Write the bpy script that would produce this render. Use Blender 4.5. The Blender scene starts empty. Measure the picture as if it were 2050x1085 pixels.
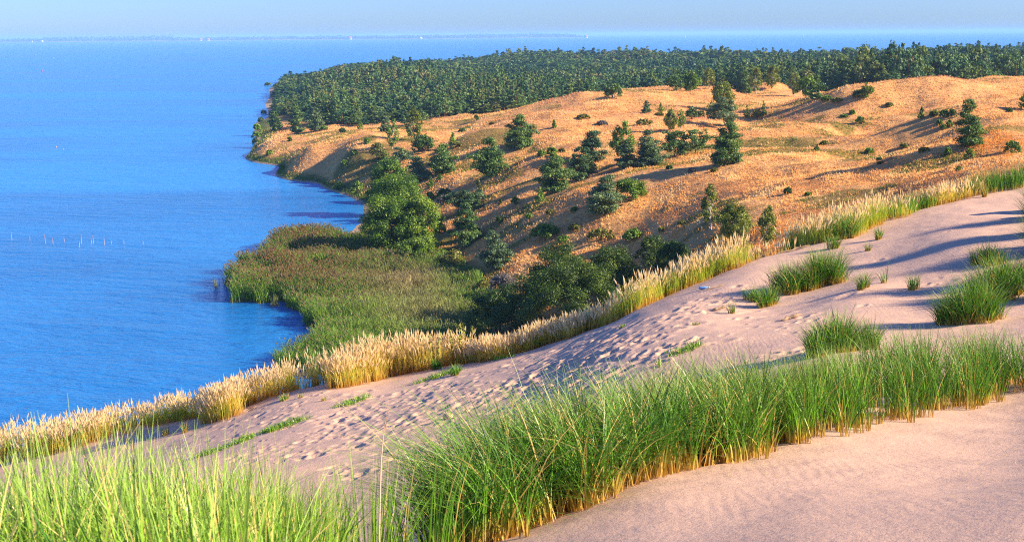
import bpy, math
import numpy as np
from mathutils import Matrix, Vector

rng = np.random.default_rng(11)
SC = bpy.context.scene
COL = SC.collection
PI = math.pi

# ------------------------------------------------------------------ camera
F = 2475.0                      # focal length in pixels of the 2050 wide photograph
CAMZ = 40.0                     # eye height above the lagoon
TH = math.atan(473.0 / F)
RO = math.radians(0.47)
c_, s_ = math.cos(TH), math.sin(TH)
FW = np.array([0.0, c_, -s_])
R0 = np.array([1.0, 0.0, 0.0])
U0 = np.array([0.0, s_, c_])
RT = R0 * math.cos(RO) - U0 * math.sin(RO)
UP = U0 * math.cos(RO) + R0 * math.sin(RO)

def ray(px, py):
    px = np.asarray(px, float); py = np.asarray(py, float)
    return FW * F + RT * (px - 1025.0)[..., None] - UP * (py - 542.5)[..., None]

def at_depth(px, py, d):        # world point seen at px,py at northing d
    r = ray(px, py); t = np.asarray(d, float) / r[..., 1]
    p = r * t[..., None]; p[..., 2] += CAMZ
    return p

def at_height(px, py, z):
    r = ray(px, py); t = (np.asarray(z, float) - CAMZ) / r[..., 2]
    p = r * t[..., None]; p[..., 2] += CAMZ
    return p

def to_px(p):
    q = np.asarray(p, float) - np.array([0, 0, CAMZ])
    w = q @ FW
    return 1025 + F * (q @ RT) / w, 542.5 - F * (q @ UP) / w

# ------------------------------------------------------------------ noise
def _h(i, j, s):
    n = (i.astype(np.int64) * 374761393 + j.astype(np.int64) * 668265263 + s * 1442695041) & 0xffffffff
    n = ((n ^ (n >> 13)) * 1274126177) & 0xffffffff
    n = (n ^ (n >> 16)) & 0xffff
    return n / 65535.0

def vnoise(x, y, s=0):
    x = np.asarray(x, float); y = np.asarray(y, float)
    i = np.floor(x); j = np.floor(y); fx = x - i; fy = y - j
    fx = fx * fx * fx * (fx * (fx * 6 - 15) + 10); fy = fy * fy * fy * (fy * (fy * 6 - 15) + 10)
    a = _h(i, j, s); b = _h(i + 1, j, s); c = _h(i, j + 1, s); d = _h(i + 1, j + 1, s)
    return (a * (1 - fx) + b * fx) * (1 - fy) + (c * (1 - fx) + d * fx) * fy

def fbm(x, y, s=0, o=4):
    r = 0.0; a = 0.5; t = 0.0
    for k in range(o):
        r = r + a * vnoise(x, y, s + k * 17); t += a; a *= .5
        x = x * 2.03 + 5.1; y = y * 2.03 + 3.7
    return r / t

def sstep(a, b, x):
    t = np.clip((x - a) / (b - a), 0, 1); return t * t * (3 - 2 * t)

# ------------------------------------------------------------------ thin plate surfaces in (bearing, log distance)
class TPS:
    def __init__(s, uv, z, lam=1e-4):
        s.p = np.asarray(uv, float); n = len(s.p)
        K = s.k(s.p); K[np.arange(n), np.arange(n)] += lam
        P = np.c_[np.ones(n), s.p]
        A = np.zeros((n + 3, n + 3)); A[:n, :n] = K; A[:n, n:] = P; A[n:, :n] = P.T
        s.w = np.linalg.solve(A, np.r_[z, 0, 0, 0])
    def k(s, q):
        d2 = ((q[:, None, :] - s.p[None]) ** 2).sum(-1)
        return np.where(d2 > 0, d2 * np.log(d2 + 1e-20), 0) * .5
    def __call__(s, u, v):
        sh = np.shape(u); q = np.c_[np.ravel(u), np.ravel(v)]
        out = np.empty(len(q)); n = len(s.p)
        for i in range(0, len(q), 40000):
            b = q[i:i + 40000]
            out[i:i + 40000] = s.k(b) @ s.w[:n] + s.w[n] + b @ s.w[n + 1:]
        return out.reshape(sh)

KV = 0.45
def uv_of(x, y): return x / y, KV * np.log(y)

# ---- the sand dune (photo pixel, distance)
DUNE = [(1250,1085,6.8),(1600,1085,5.7),(2050,1085,5.0),(1450,1020,7.6),(1800,980,7.9),(2050,930,9.0),
 (1000,1078,8.2),(1100,1040,8.5),(1300,958,9.6),(1450,925,10.4),(1600,885,11.3),(1700,858,12.2),(1860,832,13.4),(2050,792,14.6),
 (1700,760,17),(1900,740,17.5),(2050,700,19),(1500,730,21.5),(1700,705,20.5),(1850,690,21.5),(1970,640,24),(2050,610,25.5),
 (1613,580,33),(1528,615,31),(1727,580,30),(1830,580,29.5),(1780,520,35),(1900,480,35),(2050,470,34),
 (2050,375,46),(1950,393,45),(1815,432,43),(1620,492,40),(1500,525,38.5),(1260,625,36.2),(1240,640,36),(1100,690,38),(930,727,39),(1330,594,37.2),(1420,556,38.2),(1560,508,39.6),(1700,463,41.6),(1170,664,37.2),(1010,711,38.8),(850,745,38.6),
 (1900,430,41),(2050,420,40),(1100,760,28),(900,800,30),(1200,700,29),(1350,650,29),(1450,610,31.5),(1400,720,23.5),(1000,850,24),(800,900,24.5),(600,900,27.3),(700,960,22),
 (930,745,36.5),(700,815,34),(550,860,32.5),(400,910,31),
 (700,788,36.3),(500,840,36),(300,900,36),(770,768,38),(610,778,39),(400,840,40),(250,857,42),(0,907,44),(200,950,33),(100,1000,27)]
_p = np.array([at_depth(a, b, d) for a, b, d in DUNE])
_raw = np.array([(0,1.2,38.2),(-1,2,37.9),(1,2,38.1),(-1.9,5,37.25),(0,5,37.35),(1.9,4,37.85),(-2.6,6.5,36.5),(0,6.6,36.95),(-3.6,9,35.4),(-.8,8.2,36.35),(-2.0,12,34.2),(.2,12,35.2),
                 (6,8,38.1),(12,12,38.0),(20,25,37.5),(-8,8,33.8),(-14,16,29)])
_p = np.vstack([_p, _raw])
_dune = TPS(np.c_[uv_of(_p[:, 0], _p[:, 1])], _p[:, 2], 2e-4)
BROW = np.array([(-60,907,44.5),(0,905,44.3),(250,852,42.3),(400,834,40.4),(610,772,39.3),(770,755,39.3),(930,722,39.3),(1100,685,38.4),(1240,636,36.4),(1260,622,36.6),(1500,522,38.9),(1620,486,40.4),(1815,424,43.6),(1950,386,45.6),(2050,368,46.6),(2150,350,47.6)])
_bp = np.array([at_depth(a, b, d) for a, b, d in BROW])
BROW_U = _bp[:, 0] / _bp[:, 1]; BROW_Y = _bp[:, 1]
def brow_y(u): return np.interp(u, BROW_U, BROW_Y)

HUMMOCKS = [(*at_depth(np.array(px_), np.array(py_), np.array(d_))[:2], a_, b_, h_) for px_, py_, d_, a_, b_, h_ in [(2190., 430., 39., .9, .8, 1.5), (2175., 492., 33.5, .8, .6, 1.3), (2170., 580., 28., .7, .5, 1.0), (2290., 455., 37., 1.2, .8, 1.5)]]
def zd(x, y):
    u, v = uv_of(x, y)
    yb = brow_y(u)
    yc = np.minimum(y, yb + 3)                 # extend the surface a little, then let it slip
    uc = np.clip(u, -.5, .52)
    z = _dune(uc, KV * np.log(yc)) + .12 * np.maximum(u - .52, 0) * yc - .25 * np.maximum(-.5 - u, 0) * yc
    e = y - yb - 1.5
    sp = np.where(e > 4, e, np.log1p(np.exp(np.clip(e * 1.6, -30, 30))) / 1.6)
    z = z - .66 * sp
    for hx, hy, ha, hb, hh_ in HUMMOCKS:         # grass-bound hummocks on the eastern slope
        z = z + hh_ * np.exp(-((x - hx) / ha) ** 2 - ((y - hy) / hb) ** 2)
    # small wind relief
    w = sstep(4, 9, y)
    z = z + w * .10 * (fbm(x * .35, y * .35, 3, 3) - .5) + .05 * w * (fbm(x * 1.3, y * 1.3, 5, 3) - .5)
    return z

# ---- hills beyond (photo pixel, height)
HILL = [(500,308,0),(560,335,0),(640,370,0),(700,395,0),(728,420,0),(720,450,0),(690,470,0),
 (475,598,-.3),(540,608,-.3),(620,640,-.3),(600,720,-.3),(530,490,-.3),(760,500,.8),(850,560,.6),(900,640,.5),(880,690,.5),(700,640,.1),(650,560,.1),
 (450,330,-3),(600,420,-2.5),(400,600,-3),(480,700,-3),(450,200,-3),(300,400,-6),(0,300,-8),(0,700,-8),(300,120,-8),(470,140,-4),(500,250,-1.5),
 (511,285,0),(513,245,0),(533,215,0),(541,190,0),(549,172,0),
 (545,280,6),(570,302,3.5),(620,262,7),(720,262,8.5),(620,295,8),(700,298,9.6),(660,325,4.8),(640,352,1.6),(740,370,2.8),(720,335,5.8),(770,330,7.2),(690,378,1),
 (860,248,11.5),(900,272,10.5),(1000,222,15),(1000,262,13.5),(1040,298,13.5),(886,348,8.5),(840,365,5.5),(980,355,10.5),(930,420,6.5),(932,492,3),(860,420,4),(800,480,1.5),(840,535,.9),(992,537,3.5),
 (1000,450,7.4),(1000,400,9.2),(1118,384,12.5),(1208,428,12.2),(1200,330,14.5),(1262,402,13.3),(1100,470,8.2),(1100,540,6.4),(1300,470,11.0),(1250,520,8.8),(1150,628,6.5),(995,670,2.2),(1200,480,9.2),(1300,545,9.7),
 (1450,330,17),(1373,313,16.2),(1450,254,17),(1350,263,16.5),(1280,186,18),(1400,182,18.5),(1500,186,18.5),(1611,200,18.5),(1740,200,19),(1850,184,21),(1960,161,24),(2050,158,24.5),(1938,297,22),
 (2050,300,24),(2050,345,25.5),(1800,310,19),(1700,270,18.5),(1700,340,19),(1500,300,17.5),(1577,391,18),(1424,464,15.2),(1463,485,15.8),(1535,500,17),(1560,520,17),(1700,420,19.5),(1800,380,22),(1950,360,25)]
_h1 = np.array([at_height(a, b, z) for a, b, z in HILL])
_h2 = np.array([(u * y, y, z) for u, y, z in [(-.188,1090,0),(-.165,1270,0),(-.13,1650,0),(0,1850,0),(.15,1860,0),(.45,1820,0),(-.2,1250,-4),(-.16,1700,-5),(0,2150,-6),(.2,2150,-6),(.5,2150,-6),
   (.03,1600,8),(-.1,700,6),(-.1,1000,5),(-.02,700,6.5),(0,1000,5),(-.03,1350,3),(.15,700,8),(.15,1100,7),(.3,700,11),(.3,1100,8),(.42,900,11),(.4,1500,7),(-.15,800,3.5),(-.16,1000,3),
   (.36,480,18),(.38,560,14),(.27,470,15.5),(.24,540,13),(.1,540,11),(0,480,9),(-.05,500,7),(-.11,560,5.5),(.7,400,24),(.7,150,25),(.7,80,24),(.75,900,12),(.3,80,14),(.1,80,7),(0,90,4),(-.1,100,0),(-.25,90,-3),(-.5,120,-8),(-.5,600,-8),(-.45,1500,-8)]])
_hp = np.vstack([_h1, _h2])
_hill = TPS(np.c_[uv_of(_hp[:, 0], _hp[:, 1])], _hp[:, 2], 3e-5)
# dune-like mounds and hollows on the heath: (px, py, height guess of ground, half width m, half depth m, rise m)
MOUNDS = [(1660,232,18,22,20,5.0),(1575,262,18,18,12,3.2),(1748,264,18.5,8,9,-4.5),(1700,236,18.5,14,9,3.6),(1860,222,20,22,8,3.4),(1800,248,20,22,7,-2.6),(1900,284,20.5,17,10,4.2),(1840,312,19.5,18,6,-3.2),
 (1985,290,23,14,14,3.0),(1190,218,16,30,14,3.4),(1120,228,15,40,8,-1.2),(1310,180,18,30,14,2.0),(1255,192,17.5,20,8,1.2),(1430,196,18,24,8,-1.5),(1550,182,18.5,14,8,4.2),(1650,193,18.5,20,8,1.6),(1760,192,20,20,8,1.2),
 (1310,318,16,16,9,2.4),(1180,345,13.5,18,8,-1.2),(1090,330,13,13,7,2.2),(1150,402,12,18,6,1.1),(1050,392,10,15,5,-.9),(940,300,10,16,7,1.0),(900,290,10,14,6,-1.2),(1240,470,14,10,4,.9),(1100,455,9,10,4,1.0),(1060,490,7,8,4,.8),
 (1650,340,19,18,4,.9),(1600,370,19,16,3,.6),(1780,345,21,14,4,1.0),(1700,300,19,20,5,1.0),(1900,200,23,18,9,1.0),(2000,190,24,18,9,-1.2),(1400,290,16.5,18,8,.9),(1100,262,14,20,8,1.2),(1000,245,14,20,10,.8),(820,262,9.5,14,9,.9),(1960,320,24,9,6,-1.4)]
_mp = np.array([at_height(m[0], m[1], m[2]) for m in MOUNDS])

def forest_front(u): return np.interp(u, [-.24,-.2,-.16,-.125,-.09,-.06,0,.05,.1,.17,.24,.3,.36,.42,.5], [900,640,505,462,455,455,470,490,530,520,455,430,455,490,520])

def zh(x, y):
    u, v = uv_of(x, y)
    z = _hill(u, v)
    for m, p in zip(MOUNDS, _mp):
        dx = (x - p[0]) / m[3]; dy = (y - p[1]) / m[4]
        r2 = dx * dx + dy * dy
        # steep on the lee (left) side, long on the right
        sk = np.where(dx < 0, 1.7, .75)
        z = z + m[5] * np.exp(-(dx * dx * sk + dy * dy))
    land = sstep(1.5, 7, z)
    z = z + land * (sstep(90, 170, y) * 5.2 * (fbm(x / 34 + 7, y / 42, 21, 3) - .5) + 1.2 * (fbm(x / 11, y / 15, 31, 3) - .5) + .5 * (fbm(x / 3.7, y / 5, 41, 2) - .5))
    z = z + land * sstep(520, 640, y) * 11 * (fbm(x / 150, y / 120, 121, 2) - .5)
    z = z + (1 - land) * .25 * (fbm(x / 9, y / 9, 51, 3) - .5)
    return z

def hit_hill(px, py, y0=60., y1=2300.):
    """first point of the heath seen at each photo pixel"""
    px = np.atleast_1d(np.asarray(px, float)); py = np.atleast_1d(np.asarray(py, float))
    ys = np.exp(np.linspace(math.log(y0), math.log(y1), 900))
    r = ray(px, py); r = r / r[:, 1:2]
    out = np.full((len(px), 3), np.nan)
    for i in range(len(px)):
        X = r[i, 0] * ys; Z = CAMZ + r[i, 2] * ys
        b = np.maximum(zh(X, ys), 0.0) > Z
        if b.any():
            k = int(np.argmax(b)); y = ys[k]
            out[i] = (r[i, 0] * y, y, max(float(zh(np.array([r[i, 0] * y]), np.array([y]))[0]), 0.0))
    return out

def hit_dune(px, py, y0=3., y1=60.):
    px = np.atleast_1d(np.asarray(px, float)); py = np.atleast_1d(np.asarray(py, float))
    ys = np.exp(np.linspace(math.log(y0), math.log(y1), 700))
    r = ray(px, py); r = r / r[:, 1:2]
    X = r[:, 0:1] * ys; Z = CAMZ + r[:, 2:3] * ys
    b = zd(X, np.broadcast_to(ys, X.shape)) > Z
    ok = b.any(1); k = np.argmax(b, 1); y = ys[k]
    x = r[:, 0] * y
    p = np.c_[x, y, zd(x, y)]
    p[~ok] = np.nan
    return p

# ------------------------------------------------------------------ mesh helpers
def mesh_of(name, V, Q=None, T=None, smooth=False):
    me = bpy.data.meshes.new(name)
    V = np.asarray(V, np.float32).reshape(-1, 3)
    me.vertices.add(len(V)); me.vertices.foreach_set('co', V.ravel())
    nq = 0 if Q is None else len(Q); nt = 0 if T is None else len(T)
    loops = []; starts = []; k = 0
    if nq: loops.append(np.asarray(Q, np.int32).ravel()); starts.append(np.arange(nq, dtype=np.int32) * 4); k = nq * 4
    if nt: loops.append(np.asarray(T, np.int32).ravel()); starts.append(k + np.arange(nt, dtype=np.int32) * 3)
    L = np.concatenate(loops); S = np.concatenate(starts)
    me.loops.add(len(L)); me.loops.foreach_set('vertex_index', L)
    me.polygons.add(len(S)); me.polygons.foreach_set('loop_start', S)
    if smooth: me.polygons.foreach_set('use_smooth', np.ones(len(S), bool))
    me.update(calc_edges=True)
    return me

def attr(me, name, vals):
    vals = np.asarray(vals, np.float32)
    if vals.ndim == 1:
        a = me.attributes.new(name, 'FLOAT', 'POINT'); a.data.foreach_set('value', vals)
    else:
        a = me.attributes.new(name, 'FLOAT_COLOR', 'POINT')
        if vals.shape[1] == 3: vals = np.c_[vals, np.ones(len(vals))].astype(np.float32)
        a.data.foreach_set('color', vals.ravel())

def obj(name, me, mat=None, parent=None, loc=None, **props):
    o = bpy.data.objects.new(name, me); COL.objects.link(o)
    if mat is not None and me is not None and not me.materials: me.materials.append(mat)
    if parent is not None: o.parent = parent
    if loc is not None: o.location = Vector([float(a) for a in loc])
    for k, v in props.items(): o[k] = v
    return o

def thing(name, label, cat, loc, group=None):
    o = obj(name, None, loc=loc, label=label, category=cat)
    o.empty_display_size = .3
    if group: o['group'] = group
    return o

def grid_faces(nr, nc):
    i = np.arange(nr - 1)[:, None] * nc + np.arange(nc - 1)[None]
    return np.stack([i, i + 1, i + nc + 1, i + nc], -1).reshape(-1, 4)

# ------------------------------------------------------------------ materials
class M:
    def __init__(s, name):
        s.m = bpy.data.materials.new(name); s.m.use_nodes = True
        s.t = s.m.node_tree; s.t.nodes.clear()
        s.o = s.t.nodes.new('ShaderNodeOutputMaterial')
    def n(s, typ, *ins, **kw):
        nd = s.t.nodes.new('ShaderNode' + typ)
        for k, v in kw.items():
            if k.startswith('_'): setattr(nd, k[1:], v)
            else: s.put(nd.inputs[k.replace('__', ' ')], v)
        for i, v in enumerate(ins):
            if v is not None: s.put(nd.inputs[i], v)
        return nd
    def put(s, sock, v):
        if hasattr(v, 'is_output') or isinstance(v, bpy.types.NodeSocket): s.t.links.new(v, sock)
        elif isinstance(v, bpy.types.Node): s.t.links.new(v.outputs[0], sock)
        else:
            if isinstance(v, tuple) and len(v) == 3 and sock.type == 'RGBA': v = (*v, 1)
            sock.default_value = v
    def mix(s, f, a, b, mode='MIX'):
        nd = s.t.nodes.new('ShaderNodeMix'); nd.data_type = 'RGBA'; nd.blend_type = mode
        s.put(nd.inputs[0], f); s.put(nd.inputs[6], a); s.put(nd.inputs[7], b)
        return nd.outputs[2]
    def ramp(s, f, *stops):
        nd = s.t.nodes.new('ShaderNodeValToRGB'); e = nd.color_ramp.elements
        while len(e) < len(stops): e.new(.5)
        for k, (p, c) in zip(e, stops):
            k.position = p; k.color = (*c, 1) if isinstance(c, tuple) else (c, c, c, 1)
        s.put(nd.inputs[0], f); return nd.outputs[0]
    def math(s, op, a, b=None, c=None):
        nd = s.t.nodes.new('ShaderNodeMath'); nd.operation = op
        s.put(nd.inputs[0], a)
        if b is not None: s.put(nd.inputs[1], b)
        if c is not None: s.put(nd.inputs[2], c)
        return nd.outputs[0]
    def maprange(s, v, a, b, c=0., d=1.):
        nd = s.n('MapRange', v, float(a), float(b), float(c), float(d)); return nd.outputs[0]
    def pos(s): return s.n('NewGeometry').outputs['Position']
    def noise(s, vec, scale, detail=3., rough=.5, dist=0.):
        nd = s.n('TexNoise', Vector=vec, Scale=float(scale), Detail=float(detail), Roughness=float(rough), Distortion=float(dist)); return nd.outputs[0]
    def scaled(s, vec, sx, sy, sz=1., rz=0.):
        nd = s.t.nodes.new('ShaderNodeMapping'); s.put(nd.inputs[0], vec); nd.inputs['Scale'].default_value = (sx, sy, sz); nd.inputs['Rotation'].default_value = (0, 0, rz); return nd.outputs[0]
    def attr(s, name): return s.n('Attribute', _attribute_name=name)
    def surf(s, sh): s.put(s.o.inputs[0], sh); return s.m
    def principled(s, col, rough=.8, spec=.3, bump=None, bs=.3, bd=.1, **kw):
        b = s.n('BsdfPrincipled'); s.put(b.inputs['Base Color'], col); s.put(b.inputs['Roughness'], rough); s.put(b.inputs['Specular IOR Level'], spec)
        if bump is not None:
            bn = s.n('Bump', Strength=bs, Distance=bd, Height=bump); s.put(b.inputs['Normal'], bn)
        return b.outputs[0]
    def leafy(s, col, tr=.3, tcol=None, gloss=.04, rough=.5):
        d = s.n('BsdfDiffuse', col); t = s.n('BsdfTranslucent', tcol if tcol is not None else col)
        sh = s.n('MixShader', tr, d, t)
        if gloss:
            g = s.n('BsdfGlossy', (.9, .9, .9), rough); sh = s.n('MixShader', gloss, sh, g)
        return sh

def hit_low(px, py):
    """like hit_dune, but a pixel just above the brow slides down onto it"""
    py = np.asarray(py, float).copy(); q = hit_dune(px, py)
    for _ in range(14):
        bad = np.isnan(q[:, 0]) | (q[:, 1] > brow_y(q[:, 0] / q[:, 1]) + .3)
        if not bad.any(): break
        py[bad] += 4; q = hit_dune(px, py)
    return q
HAZE = 8.5e-5
# ------------------------------------------------------------------ light, sky, air
SUN_EL, SUN_AZ = math.radians(28), math.radians(-13)      # azimuth from +X (right of the view); negative is behind the camera
sd = Vector((math.cos(SUN_EL) * math.cos(SUN_AZ), math.cos(SUN_EL) * math.sin(SUN_AZ), math.sin(SUN_EL)))
L = bpy.data.lights.new('sun', 'SUN'); L.energy = 5.0; L.angle = math.radians(.5); L.color = (1, .79, .55)
lo = bpy.data.objects.new('sun', L); COL.objects.link(lo); lo.location = (60, -10, 90)
lo.rotation_euler = (-sd).to_track_quat('-Z', 'Y').to_euler()

W = bpy.data.worlds.new('World'); SC.world = W; W.use_nodes = True
nt = W.node_tree; bg = nt.nodes['Background']
sk = nt.nodes.new('ShaderNodeTexSky'); sk.sky_type = 'NISHITA'; sk.sun_disc = False
sk.sun_elevation = SUN_EL; sk.sun_rotation = math.pi / 2 - SUN_AZ
sk.air_density = 1.0; sk.dust_density = .35; sk.ozone_density = 3.0; sk.altitude = 40
mx = nt.nodes.new('ShaderNodeMix'); mx.data_type = 'RGBA'; mx.blend_type = 'MULTIPLY'; mx.inputs[0].default_value = 1
mx.inputs[7].default_value = (.40, .585, 1.10, 1)
nt.links.new(sk.outputs[0], mx.inputs[6]); nt.links.new(mx.outputs[2], bg.inputs[0]); bg.inputs[1].default_value = .085

cam = bpy.data.cameras.new('camera'); co = bpy.data.objects.new('camera', cam); COL.objects.link(co)
cam.sensor_width = 36; cam.lens = F / 2050 * 36; cam.clip_start = .1; cam.clip_end = 150000
m = Matrix((RT, UP, -FW)).transposed().to_4x4(); m.translation = (0, 0, CAMZ); co.matrix_world = m
cam.dof.use_dof = True; cam.dof.focus_distance = 28; cam.dof.aperture_fstop = 8
SC.camera = co
vs = SC.view_settings; vs.view_transform = 'Standard'; vs.look = 'None'; vs.exposure = 1.32; vs.gamma = 1; vs.use_curve_mapping = False
cy = SC.cycles; cy.max_bounces = 6; cy.diffuse_bounces = 3; cy.glossy_bounces = 2; cy.transmission_bounces = 3; cy.volume_bounces = 1; cy.transparent_max_bounces = 4
cy.use_denoising = False; cy.filter_width = 1.1; cy.caustics_reflective = False; cy.caustics_refractive = False; cy.sample_clamp_indirect = 6
SC.render.film_transparent = False

# haze
def box_mesh(name, lo_, hi_):
    x0, y0, z0 = lo_; x1, y1, z1 = hi_
    V = [(x, y, z) for z in (z0, z1) for y in (y0, y1) for x in (x0, x1)]
    return mesh_of(name, V, [(0, 2, 3, 1), (4, 5, 7, 6), (0, 1, 5, 4), (2, 6, 7, 3), (0, 4, 6, 2), (1, 3, 7, 5)])
h = M('haze air')
h.put(h.o.inputs['Volume'], h.n('VolumePrincipled', Color=(.34, .64, 1.0), Density=HAZE))
if HAZE > 0:
    hz = obj('haze', box_mesh('haze', (-65000, -3000, -13), (65000, 75000, 62)), h.m, kind='stuff', label='thin blue summer haze lying over the lagoon', category='haze')

# ------------------------------------------------------------------ water
w = M('lagoon water'); P = w.pos()
Pw = w.scaled(P, 1, 1, 1, math.radians(14))
near = w.noise(w.scaled(Pw, .55, 1.6), 1.0, 4, .6, .3)
mid = w.noise(w.scaled(Pw, .12, .38), 1.0, 4, .6, .4)
far = w.noise(w.scaled(Pw, .022, .075), 1.0, 3, .6)
hgt = w.math('ADD', w.math('MULTIPLY', near, .34), w.math('ADD', w.math('MULTIPLY', mid, .9), w.math('MULTIPLY', far, 1.5)))
slick = w.noise(w.scaled(P, .0035, .0095, 1, math.radians(-28)), 1.0, 4, .6, .8)
streak = w.ramp(slick, (.35, 0.), (.62, 1.))
deep = w.mix(streak, (.005, .135, .42), (.026, .250, .64))
bmp = w.n('Bump', Strength=1.0, Distance=.9, Height=hgt)
b = w.n('BsdfPrincipled'); w.put(b.inputs['Base Color'], deep); w.put(b.inputs['Roughness'], w.maprange(streak, 0, 1, .16, .24)); b.inputs['IOR'].default_value = 1.33
w.put(b.inputs['Specular IOR Level'], .5); w.put(b.inputs['Normal'], bmp)
WATER = w.surf(b.outputs[0])
ys = np.r_[-2500, 0, np.exp(np.linspace(math.log(60), math.log(70000), 40))]; xs = np.r_[-60000, -20000, -8000, -3000, np.linspace(-1500, 1500, 31), 3000, 8000, 20000, 60000]
X, Y = np.meshgrid(xs, ys)
obj('lagoon_water', mesh_of('lagoon_water', np.stack([X, Y, 0 * X], -1), grid_faces(len(ys), len(xs))), WATER, kind='structure', label='blue rippled lagoon water reaching to the horizon', category='water')

# ------------------------------------------------------------------ sand dune
us = np.unique(np.r_[np.linspace(-1.8, -.62, 26), np.linspace(-.62, -.43, 40), np.linspace(-.43, .45, 760), np.linspace(.45, .62, 40), np.linspace(.62, 1.8, 26)])
vs_ = np.r_[np.exp(np.linspace(math.log(.7), math.log(4.4), 40)[:-1]), np.exp(np.linspace(math.log(4.4), math.log(50), 900)), np.exp(np.linspace(math.log(50), math.log(120), 60))[1:]]
U_, Y_ = np.meshgrid(us, vs_); X_ = U_ * Y_
Z_ = zd(X_, Y_)
# footprints and slumped sand
def dent(x, y, ang, a, bb, depth, rim):
    u0 = x / y; r = 3.2 * max(a, bb)
    i0, i1 = np.searchsorted(vs_, [y - r, y + r]); j0, j1 = np.searchsorted(us, [u0 - r / y, u0 + r / y])
    if i1 - i0 < 2 or j1 - j0 < 2: return
    dx = X_[i0:i1, j0:j1] - x; dy = Y_[i0:i1, j0:j1] - y
    ca, sa = math.cos(ang), math.sin(ang)
    p = (dx * ca + dy * sa) / a; q = (-dx * sa + dy * ca) / bb
    r2 = p * p + q * q
    Z_[i0:i1, j0:j1] += -depth * np.exp(-r2 ** 2 * .8) + rim * np.exp(-((p - .15) ** 2 + (q * .9) ** 2 - 1.9) ** 2 * .9) * (1 + .7 * p).clip(0, 2) * .6
tr = np.random.default_rng(5)
fp = []
# (start pixel, end pixel, count, spread): trails worn along the slope
for (x0, y0, x1, y1, n, sp) in [(470,915,1240,660,210,9),(520,930,1180,720,170,12),(700,890,1220,690,170,14),(640,950,1000,850,50,14),(880,880,1230,715,110,14),(1000,790,1440,600,150,12),(1080,800,1330,700,90,14),(1180,690,1560,545,50,6),(620,880,900,770,90,12),
                            (430,860,760,790,60,12),(300,900,640,800,40,14),(1500,720,1690,690,16,6),(1420,650,1640,640,22,10),(1290,700,1400,690,24,8),(1700,600,1950,560,8,10),(1560,640,1900,470,10,6)]:
    t = tr.random(n) ** .9
    px_ = x0 + (x1 - x0) * t + tr.normal(0, sp * 1.6, n); py_ = y0 + (y1 - y0) * t + tr.normal(0, sp, n)
    fp.append(np.c_[px_, py_])
fp = np.vstack(fp); pts = hit_dune(fp[:, 0], fp[:, 1]); pts = pts[~np.isnan(pts[:, 0])]
for x, y, z in pts:
    if y > brow_y(x / y) - .8: continue
    if tr.random() < .25: continue
    k = tr.uniform(.45, 1.0)
    dent(x, y, tr.normal(.25, .5), .17 * k, .11 * k, .045 * k, .020 * k)
for x, y, z in pts[::9]:
    dent(x + .2, y, tr.normal(.2, .6), .30, .16, .03, .02)
V = np.stack([X_, Y_, Z_], -1)
s = M('dune sand'); P = s.pos()
grain = s.noise(P, 60, 4, .8); soft = s.noise(P, .55, 4, .55); damp = s.noise(s.scaled(P, .25, .6), 1.0, 4, .6)
c = s.mix(s.ramp(soft, (.3, 0.), (.7, 1.)), (.53, .345, .232), (.61, .41, .272))
c = s.mix(s.ramp(damp, (.60, 0.), (.75, .35)), c, (.46, .33, .26))
c = s.mix(s.ramp(grain, (.3, 0.), (.7, .75)), c, (.68, .48, .37))
speck = s.n('TexVoronoi', Vector=P, Scale=26.0, Randomness=1.0)
c = s.mix(s.math('MULTIPLY', s.math('LESS_THAN', speck.outputs['Distance'], .13), s.math('GREATER_THAN', s.noise(P, 1.7, 2), .52)), c, (.27, .19, .14))
rip = s.n('TexWave', Vector=s.scaled(P, 1, .35, 1, math.radians(18)), Scale=3.3, Distortion=5.0, Detail=2.0)
rip.inputs['Detail Scale'].default_value = 1.2
hh = s.math('ADD', s.math('MULTIPLY', grain, .5), s.math('ADD', s.math('MULTIPLY', s.noise(P, 14, 3, .6), .9), s.math('MULTIPLY', rip.outputs['Fac'], s.math('MULTIPLY', s.ramp(s.noise(P, .35, 2), (.5, 0.), (.7, 1.)), .16))))
SAND = s.surf(s.principled(c, .95, .15, hh, .55, .02))
obj('sand_dune', mesh_of('sand_dune', V, grid_faces(len(vs_), len(us)), smooth=True), SAND, kind='structure', label='pink sand dune slope marked with footprints and long blue shadows', category='dune')

# ------------------------------------------------------------------ heath and forest ground
hu = np.unique(np.r_[np.linspace(-1.0, -.5, 30), np.linspace(-.5, .5, 460), np.linspace(.5, 1.0, 30)])
hv = np.r_[np.exp(np.linspace(math.log(50), math.log(95), 30)[:-1]), np.exp(np.linspace(math.log(95), math.log(560), 620)), np.exp(np.linspace(math.log(560), math.log(2600), 120))[1:]]
HU, HY = np.meshgrid(hu, hv); HX = HU * HY; HZ = zh(HX, HY)
me = mesh_of('heath_terrain', np.stack([HX, HY, HZ], -1), grid_faces(len(hv), len(hu)), smooth=True)
forest = sstep(0, 25, HY - forest_front(HU)) * sstep(.9, 2.2, HZ)
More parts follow.
